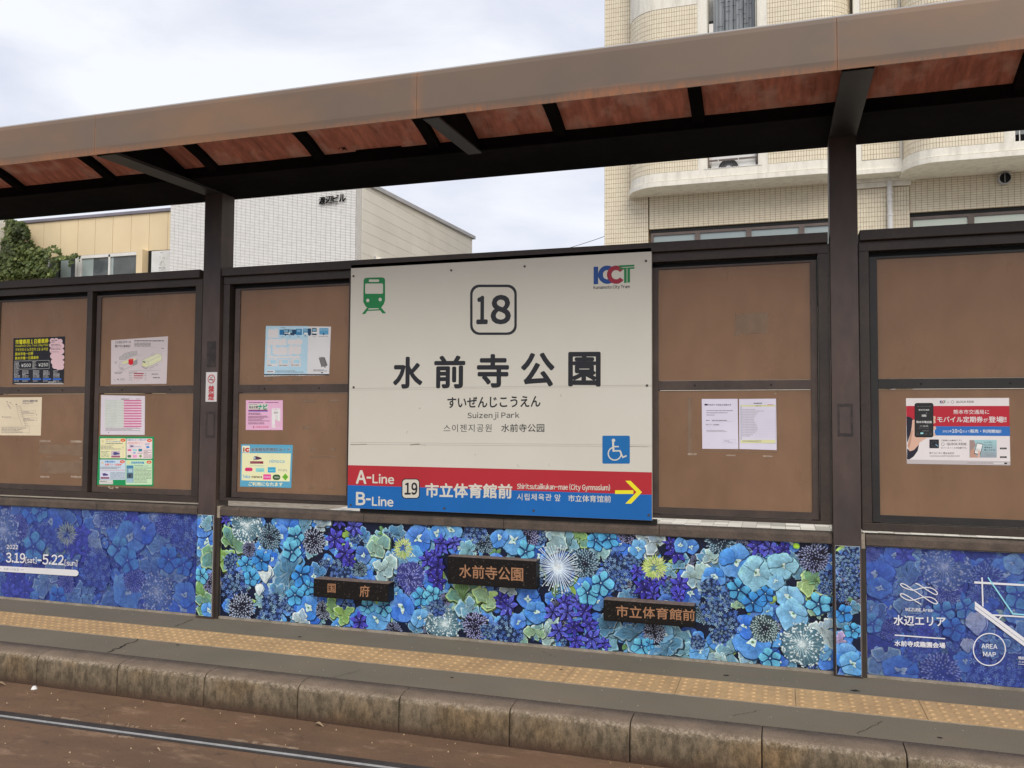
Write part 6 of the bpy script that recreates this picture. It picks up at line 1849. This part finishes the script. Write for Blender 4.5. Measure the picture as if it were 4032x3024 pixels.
# lower opening: railing, faded blind, air conditioner
MB().box(3.0, 3.818, 10.30, 10.31, 5.73, 6.74).obj('blind', M_WHITE, ap)
for k in range(8):
    MB().box(3.07 + k * .083, 3.07 + k * .083 + .078, 10.27, 10.28, 5.86, 6.74).obj('blind_slat', M_PINKC, ap)
MB().box(2.997, 3.82, 9.945, 9.96, 5.865, 5.895).obj('railing_bar', M_BFRAME, ap)
MB().box(2.997, 3.82, 9.945, 9.96, 6.5, 6.53).obj('railing_bar', M_BFRAME, ap)
for xx in (2.999, 3.80): MB().box(xx, xx + .018, 9.942, 9.963, 5.73, 6.74).obj('railing_post', M_BFRAME, ap)
MB().box(7.54, 8.44, 9.66, 9.68, 5.93, 5.96).obj('railing_bar', M_BFRAME, ap)
for k in range(8): MB().box(7.60 + .11 * k, 7.612 + .11 * k, 9.664, 9.676, 5.67, 6.6).obj('railing_post', M_WHITE, ap)
MB().box(7.535, 8.44, 9.70, 9.72, 5.67, 5.80).obj('railing_panel', M_DARK, ap)
MB().box(7.535, 8.44, 10.1, 10.12, 5.67, 6.7).obj('blind', M_CURT, ap)
# flaking sill
fl_ = MB()
for k in range(30):
    xx = 2.95 + k * .031
    fl_.box(xx, xx + r_.uniform(.015, .035), 9.885, 9.905, 5.722, 5.731 + r_.uniform(0, .008))
tag(fl_.obj('flaking_paint', M_WHITE, ap), kind='stuff')
# ribbon windows at street level
def ribbon(xs, glass, yb=YL + .03):
    for a, b in zip(xs, xs[1:]):
        f = MB().box(a, a + .045, yb, yb + .07, 3.42, 4.83)
        f.box(b - .045, b, yb, yb + .07, 3.42, 4.83); f.box(a + .045, b - .045, yb, yb + .07, 4.785, 4.83); f.box(a + .045, b - .045, yb, yb + .07, 3.42, 3.47)
        fr = f.obj('window', M_BFRAME, ap)
        MB().box(a + .046, b - .046, yb + .03, yb + .04, 3.471, 4.784).obj('pane', glass, fr)
    MB().box(xs[0], xs[-1], yb - .0, yb + .085, 4.832, 4.893).obj('window_head', M_GASKET, ap)
ribbon([xt1 + .03] + [rel(v, YL) for v in (2.822, 3.662, 4.499)] + [xp0 - .01], M_GLASSB)
ribbon([xp1 + .01] + [rel(v, YL) for v in (6.985, 7.88, 8.78)], M_GLASSG)
# drain pipe of the block
m_ = MB().cyl((rel(5.829, 10.40), 10.40), .042, 'z', -.2, 5.44, 16); m_.obj('drain_pipe', M_WHITE, ap, smooth=False)
for zz in (5.40, 5.22, 5.10, 4.86):
    MB().cyl((rel(5.829, 10.40), 10.40), .050, 'z', zz - .02, zz + .02, 16).obj('pipe_collar', M_WHITE, ap, bevel=.003)
# round vent hood
hx, hz = rel(7.442, 10.45), 5.335
m_ = MB(); n_ = 20
rings = [(.092, 10.50), (.098, 10.40), (.092, 10.36), (.080, 10.355)]
for rr_, yy in rings:
    for k in range(n_):
        w = 2 * math.pi * k / n_; m_.v.append((hx + rr_ * math.cos(w), yy + (.05 * (1 - math.sin(w)) / 2 if yy < 10.45 else 0), hz + rr_ * math.sin(w)))
for q in range(3):
    for k in range(n_): m_.f.append((q * n_ + k, q * n_ + (k + 1) % n_, (q + 1) * n_ + (k + 1) % n_, (q + 1) * n_ + k))
vh = m_.obj('vent_hood', M_COPING, ap, smooth=True)
MB().cyl((hx, hz), .08, 'y', 10.42, 10.43, 20).obj('vent_opening', M_GASKET, vh)
MB().box(hx - .004, hx + .004, 10.40, 10.41, hz - .075, hz + .075).obj('vent_bar', M_COPING, vh)

ac = empty('air_conditioner', (3.30, 10.05, 5.73), 'white outdoor air conditioner fan unit behind the balcony rail of the cream block', 'air conditioner')
MB().box(3.05, 3.78, 10.02, 10.22, 5.729, 6.02).obj('casing', M_WHITE, ac, bevel=.008)
MB().cyl((3.335, 5.745), .165, 'y', 10.008, 10.0195, 28).obj('fan_opening', M_GASKET, ac)
MB().cyl((3.335, 5.745), .048, 'y', 9.998, 10.0075, 20).obj('fan_hub', M_COPING, ac)
m_ = MB()
for k in range(36):
    w = 2 * math.pi * k / 36
    m_.tube([(3.335 + .05 * math.cos(w), 10.0, 5.745 + .05 * math.sin(w)), (3.335 + .16 * math.cos(w + .25), 10.004, 5.745 + .16 * math.sin(w + .25))], .0016, 4)
tag(m_.obj('fan_guard', M_COPING, ac), kind='stuff')
cp = empty('clothes_peg', (3.2, 9.95, 5.87), 'two white pegs clipped to the balcony rail above the air conditioner', 'pegs')
for u in (3.165, 3.495): MB().box(u, u + .012, 9.936, 9.944, 5.862, 5.915).obj('peg', M_WHITE, cp)

# ---- white tiled building with beige siding on its flank
wb = empty('tiled_building', (-6.4, 12.0, -0.24), 'white brick-tiled building with beige boarded side wall, left of the centre', 'building')
YW, XW = 10.8, -4.155
MB().box(-8.775, XW - .001, YW, YW + .238, -.24, 7.4).obj('front_wall', M_GROUT2, wb)
MB().box(-8.775, XW - .001, YW + .239, 17.6, -.24, 6.37).obj('building_core', M_GROUT2, wb)
tiles = []
lay([(-8.772, YW), (XW, YW)], 4.0, 6.75, .1168, .03265, tiles)
lay([(XW, YW + .003), (XW, YW + .235)], 4.0, 6.75, .1168, .03265, tiles)
place_tiles(tiles, .0075, .006, M_TILE2, wb, 6, want=lambda q: q[2] > 4.7 and q[2] < 6.2)
def roofz(y): return 6.395 + (y - 11.3) * .0345
rows = [4.0 + .232 * k for k in range(12)]
cols = [YW + .245, 13.52, 14.54, 17.6]
for a, b in zip(cols, cols[1:]):
    for k in range(len(rows)):
        z0 = rows[k]; z1 = min(rows[k] + .226, 99)
        za, zb_ = roofz(a), roofz(b)
        if z0 > max(za, zb_): continue
        m_ = MB()
        pa, pb = min(z1, za), min(z1, zb_)
        if pa <= z0 + .01 and pb <= z0 + .01: continue
        m_.prism([(a + .006, z0), (b - .006, z0), (b - .006, max(pb, z0 + .002)), (a + .006, max(pa, z0 + .002))], 'x', XW, XW + .014)
        m_.obj('siding_board', M_SIDING, wb)
m_ = MB(); m_.prism([(YW - .3, roofz(YW - .3) + .0), (17.75, roofz(17.75)), (17.75, roofz(17.75) + .085), (YW - .3, roofz(YW - .3) + .085)], 'x', XW - .1, XW + .06)
MB().prism([(YW + .24, roofz(YW + .24) + .001), (17.75, roofz(17.75) + .001), (17.75, roofz(17.75) + .09), (YW + .24, roofz(YW + .24) + .09)], 'x', XW - .1, XW + .06).obj('roof_coping', M_COPING, wb)
MB().cyl((11.78, 4.80), .16, 'x', XW + .015, XW + .12, 20).obj('vent_cover', M_STUCCO, wb, bevel=.02)
MB().box(XW + .015, XW + .05, 11.60, 11.62, 4.5, 4.96).obj('vent_edge', M_COPING, wb)
pr_ = Print(YW - .062)
bl = MB()
v_, t_ = layout('渡辺ビル')
x0, x1 = at((1256, 790), y=YW - .05).x, at((1362, 785), y=YW - .05).x
for ch, i in zip('渡辺ビル', range(4)):
    vv, tt = glyph(ch)
    w = (x1 - x0) / 4 * .93
    m_ = MB()
    xx0 = x0 + (x1 - x0) / 4 * i
    zc = 5.935 + .006 * i
    lo_, hi_ = vv.min(0), vv.max(0)
    for yy in (YW - .06, YW - .03):
        for px, pz in vv:
            m_.v.append((float(xx0 + (px - lo_[0]) / (hi_[0] - lo_[0]) * w), yy, float(zc + (pz - lo_[1]) / (hi_[1] - lo_[1]) * .155)))
    nv = len(vv)
    edges = {}
    for a, b, c in tt:
        m_.f.append((a, b, c)); m_.f.append((nv + c, nv + b, nv + a))
        for e_ in ((a, b), (b, c), (c, a)): edges[e_] = 1
    for (a, b) in edges:
        if (b, a) not in edges: m_.f.append((a, b, nv + b, nv + a))
    m_.obj('letter', M_DARK, wb)

# ---- ochre panelled building with strip windows, left
yb_ = empty('panelled_building', (-12.6, 13.5, -0.24), 'low ochre panelled building with white framed windows, left of the white tiles', 'building')
YY = 12.3
MB().box(-17.5, -9.6, YY + .05, 19, -.24, 6.50).obj('building_core', M_YELLOW, yb_)
xs = [-15.75, -15.19, -14.57] + [-13.999, -13.445, -12.885, -12.334, -11.78, -11.217, -10.668, -10.114, -9.6]
for a, b in zip(xs, xs[1:]):
    MB().box(a + .006, b - .006, YY, YY + .045, 5.585, 6.525).obj('wall_panel', M_YELLOW, yb_)
MB().box(-17.5, -9.6, YY - .05, YY + .3, 6.53, 6.60).obj('parapet_coping', M_PURP, yb_)
MB().box(-10.84, -10.66, YY - .22, YY + .049, -.24, 5.58).obj('pier', M_YELLOW, yb_)
MB().box(-10.655, -10.50, YY - .02, YY + .049, -.24, 5.58).obj('dark_slot', M_GASKET, yb_)
def wv(u): return at(crop(0, 780, .31646)(u, 900), y=YY).x
MB().box(wv(590), -10.845, YY + .03, YY + .049, 3.0, 5.58).obj('glass_band', M_GLASSD, yb_)
def fr_(u0, u1, z0, z1, name='window_frame'):
    MB().box(wv(u0), wv(u1), YY - .01, YY + .029, z0, z1).obj(name, M_WHITE, yb_)
for (u0, u1) in ((583, 600), (938, 962), (975, 1012), (1348, 1368), (1728, 1746)): fr_(u0, u1, 3.0, 5.56)
fr_(1012, 1728, 5.50, 5.578)
MB().box(wv(735), wv(742), YY - .005, YY + .029, 3.0, 5.5).obj('window_bar', M_GASKET, yb_)
MB().box(wv(962), wv(975), YY - .0, YY + .029, 3.0, 5.56).obj('window_bar', M_COPING, yb_)
for (u0, u1) in ((745, 870), (1015, 1150), (1372, 1400)):
    MB().box(wv(u0), wv(u1), YY + .024, YY + .0295, 3.0, 5.49).obj('curtain', M_GLASSB, yb_)

sb = empty('signboard', (-9.9, 12.1, 4.6), 'white signboard with a faded black line drawing beside the white tiled wall', 'signboard')
T = crop(0, 780, .31646)
YB2 = 11.9
a, b = at(T(1884, 800), y=YB2), at(T(2160, 800), y=YB2)
zt = at(T(1990, 655), y=YB2).z
MB().box(a.x, b.x, YB2, YB2 + .05, 4.0, zt).obj('board', M_WHITE, sb)
p = Print(YB2 - .001, wall_map(T, YB2))
DK = (.05, .05, .05)
p.line([(1998, 682), (2018, 678)], 5, DK); p.line([(2028, 690), (2040, 680)], 3, GR); p.line([(1990, 720), (1992, 745)], 3, GR); p.line([(2024, 745), (2040, 742)], 4, DK); p.line([(2040, 745), (2048, 760)], 3, GR)
p.line([(2030, 780), (2028, 800)], 4, DK); p.line([(2010, 785), (1985, 830)], 3, GR); p.line([(2010, 790), (2005, 825), (1996, 840)], 3, DK); p.line([(2040, 800), (2052, 835)], 2, GR); p.line([(1985, 838), (2055, 835)], 2, (0.5, .5, .5))
p.line([(1978, 885), (1980, 862), (2050, 858), (2052, 880)], 4, DK); p.line([(1990, 872), (2020, 884), (2042, 870)], 4, DK); p.line([(1978, 898), (2056, 893)], 3, DK)
p.obj('print', M_PRINT, sb)

# ---- cream house at the far left edge
ch_ = empty('cream_house', (-17.0, 9.5, -0.24), 'cream boarded house flank at the left photo edge behind the vine', 'house')
XH = at((34, 1000), y=12.2).x
MB().box(XH - 4, XH - .02, 7.2, 12.28, -.24, 7.4).obj('building_core', M_STUCCO, ch_)
for k in range(18):
    z0 = 4.0 + .19 * k
    MB().box(XH - .0195, XH, 7.2, 12.28, z0, z0 + .18).obj('siding_board', M_STUCCO, ch_)
m_ = MB()
for dz in (0, .05, -.12):
    m_.tube([(XH + .3, 10.2, 5.95 + dz), (XH - 1.5, 9.5, 6.05 + dz), (XH - 6, 8, 6.3 + dz)], .012, 5)
    
# ---- vine over the house corner
vn = empty('climbing_vine', (-14.2, 12.0, 3.4), 'dense green climbing vine spreading from the left edge over the ochre building', 'vine')
T = crop(0, 780, .31646)
blobs = [(120, 300, 80, 40, .8), (200, 400, 150, 110, 1), (290, 450, 90, 90, .9), (150, 560, 140, 120, 1), (230, 640, 210, 110, 1), (400, 680, 160, 90, 1), (480, 760, 130, 90, 1), (150, 760, 190, 140, 1), (300, 860, 260, 150, 1), (90, 900, 170, 160, 1), (480, 880, 150, 120, 1),
         (560, 950, 90, 100, .9), (660, 640, 70, 45, .55), (720, 655, 50, 26, .6), (600, 680, 50, 60, .7), (680, 780, 90, 50, .55), (780, 750, 70, 26, .5), (880, 735, 60, 26, .6), (920, 720, 40, 28, .6), (700, 860, 60, 60, .4), (650, 930, 50, 60, .35), (880, 820, 30, 60, .25), (380, 560, 20, 60, .5), (30, 750, 60, 60, .7), (1000, 760, 14, 30, .3), (740, 700, 20, 40, .5)]
lv = MB(); r_ = random.Random(12)
for (u, v, ru, rv, dens) in blobs:
    n_ = int(dens * ru * rv / 34)
    for k in range(n_):
        a = r_.uniform(0, 6.283); f = math.sqrt(r_.random()) * r_.uniform(.85, 1.12)
        q = at(T(u + ru * f * math.cos(a), v + rv * f * math.sin(a)), y=12.05 - r_.random() * .55 * (1 - f * .5))
        if noise.noise(Vector((q.x * 3.1, 4, q.z * 3.1))) < -.16 and r_.random() < .75: continue
        s_ = r_.uniform(.03, .078)
        n1 = Vector((r_.uniform(-.7, .7), -1, r_.uniform(-.2, 1.0))).normalized()
        ax = n1.cross(Vector((r_.uniform(-1, 1), 0, r_.uniform(-1, 1)))).normalized(); ay = n1.cross(ax)
        clump = noise.noise(Vector((q.x * 2.2, q.y * 2, q.z * 2.2)))
        g_ = .55 + .5 * r_.random() + clump * .5
        col = (0.115 * g_, 0.155 * g_, 0.045 * g_) if r_.random() > .12 + clump * .3 else (0.26 * g_, 0.30 * g_, 0.10 * g_)
        tip = q + ax * s_; base = q - ax * s_ * .8
        l1, l2 = q + ay * s_ * .75 + n1 * s_ * .18, q - ay * s_ * .75 + n1 * s_ * .18
        b = len(lv.v)
        lv.v += [tuple(base), tuple(l1), tuple(tip), tuple(l2)]
        lv.f += [(b, b + 1, b + 2), (b, b + 2, b + 3)]
        lv.c += [col, col]
tag(lv.obj('foliage', M_LEAF, vn, recalc=False), kind='stuff')
m_ = MB()
for pts_ in ([(150, 1100), (170, 900), (130, 700), (180, 520), (140, 330), (110, 280)], [(170, 900), (380, 800), (560, 720), (700, 640), (760, 660)], [(380, 800), (620, 770), (820, 750), (940, 715)], [(300, 900), (480, 900), (560, 1050)], [(180, 520), (300, 480), (370, 560), (380, 620)], [(700, 790), (690, 900), (640, 1000)]):
    m_.tube([at(T(*q), y=11.98) for q in pts_], .012, 5)
m_.obj('stem', M_STEM, vn)

cb = MB().tube([at((2100 + 320 * k / 10, 1012 - 95 * k / 10 + 6 * math.sin(math.pi * k / 10)), y=14.0) for k in range(-1, 12)], .006, 5)
tag(cb.obj('overhead_cable', M_DARK), 'thin overhead cable crossing the sky gap to the cream block', 'cable')
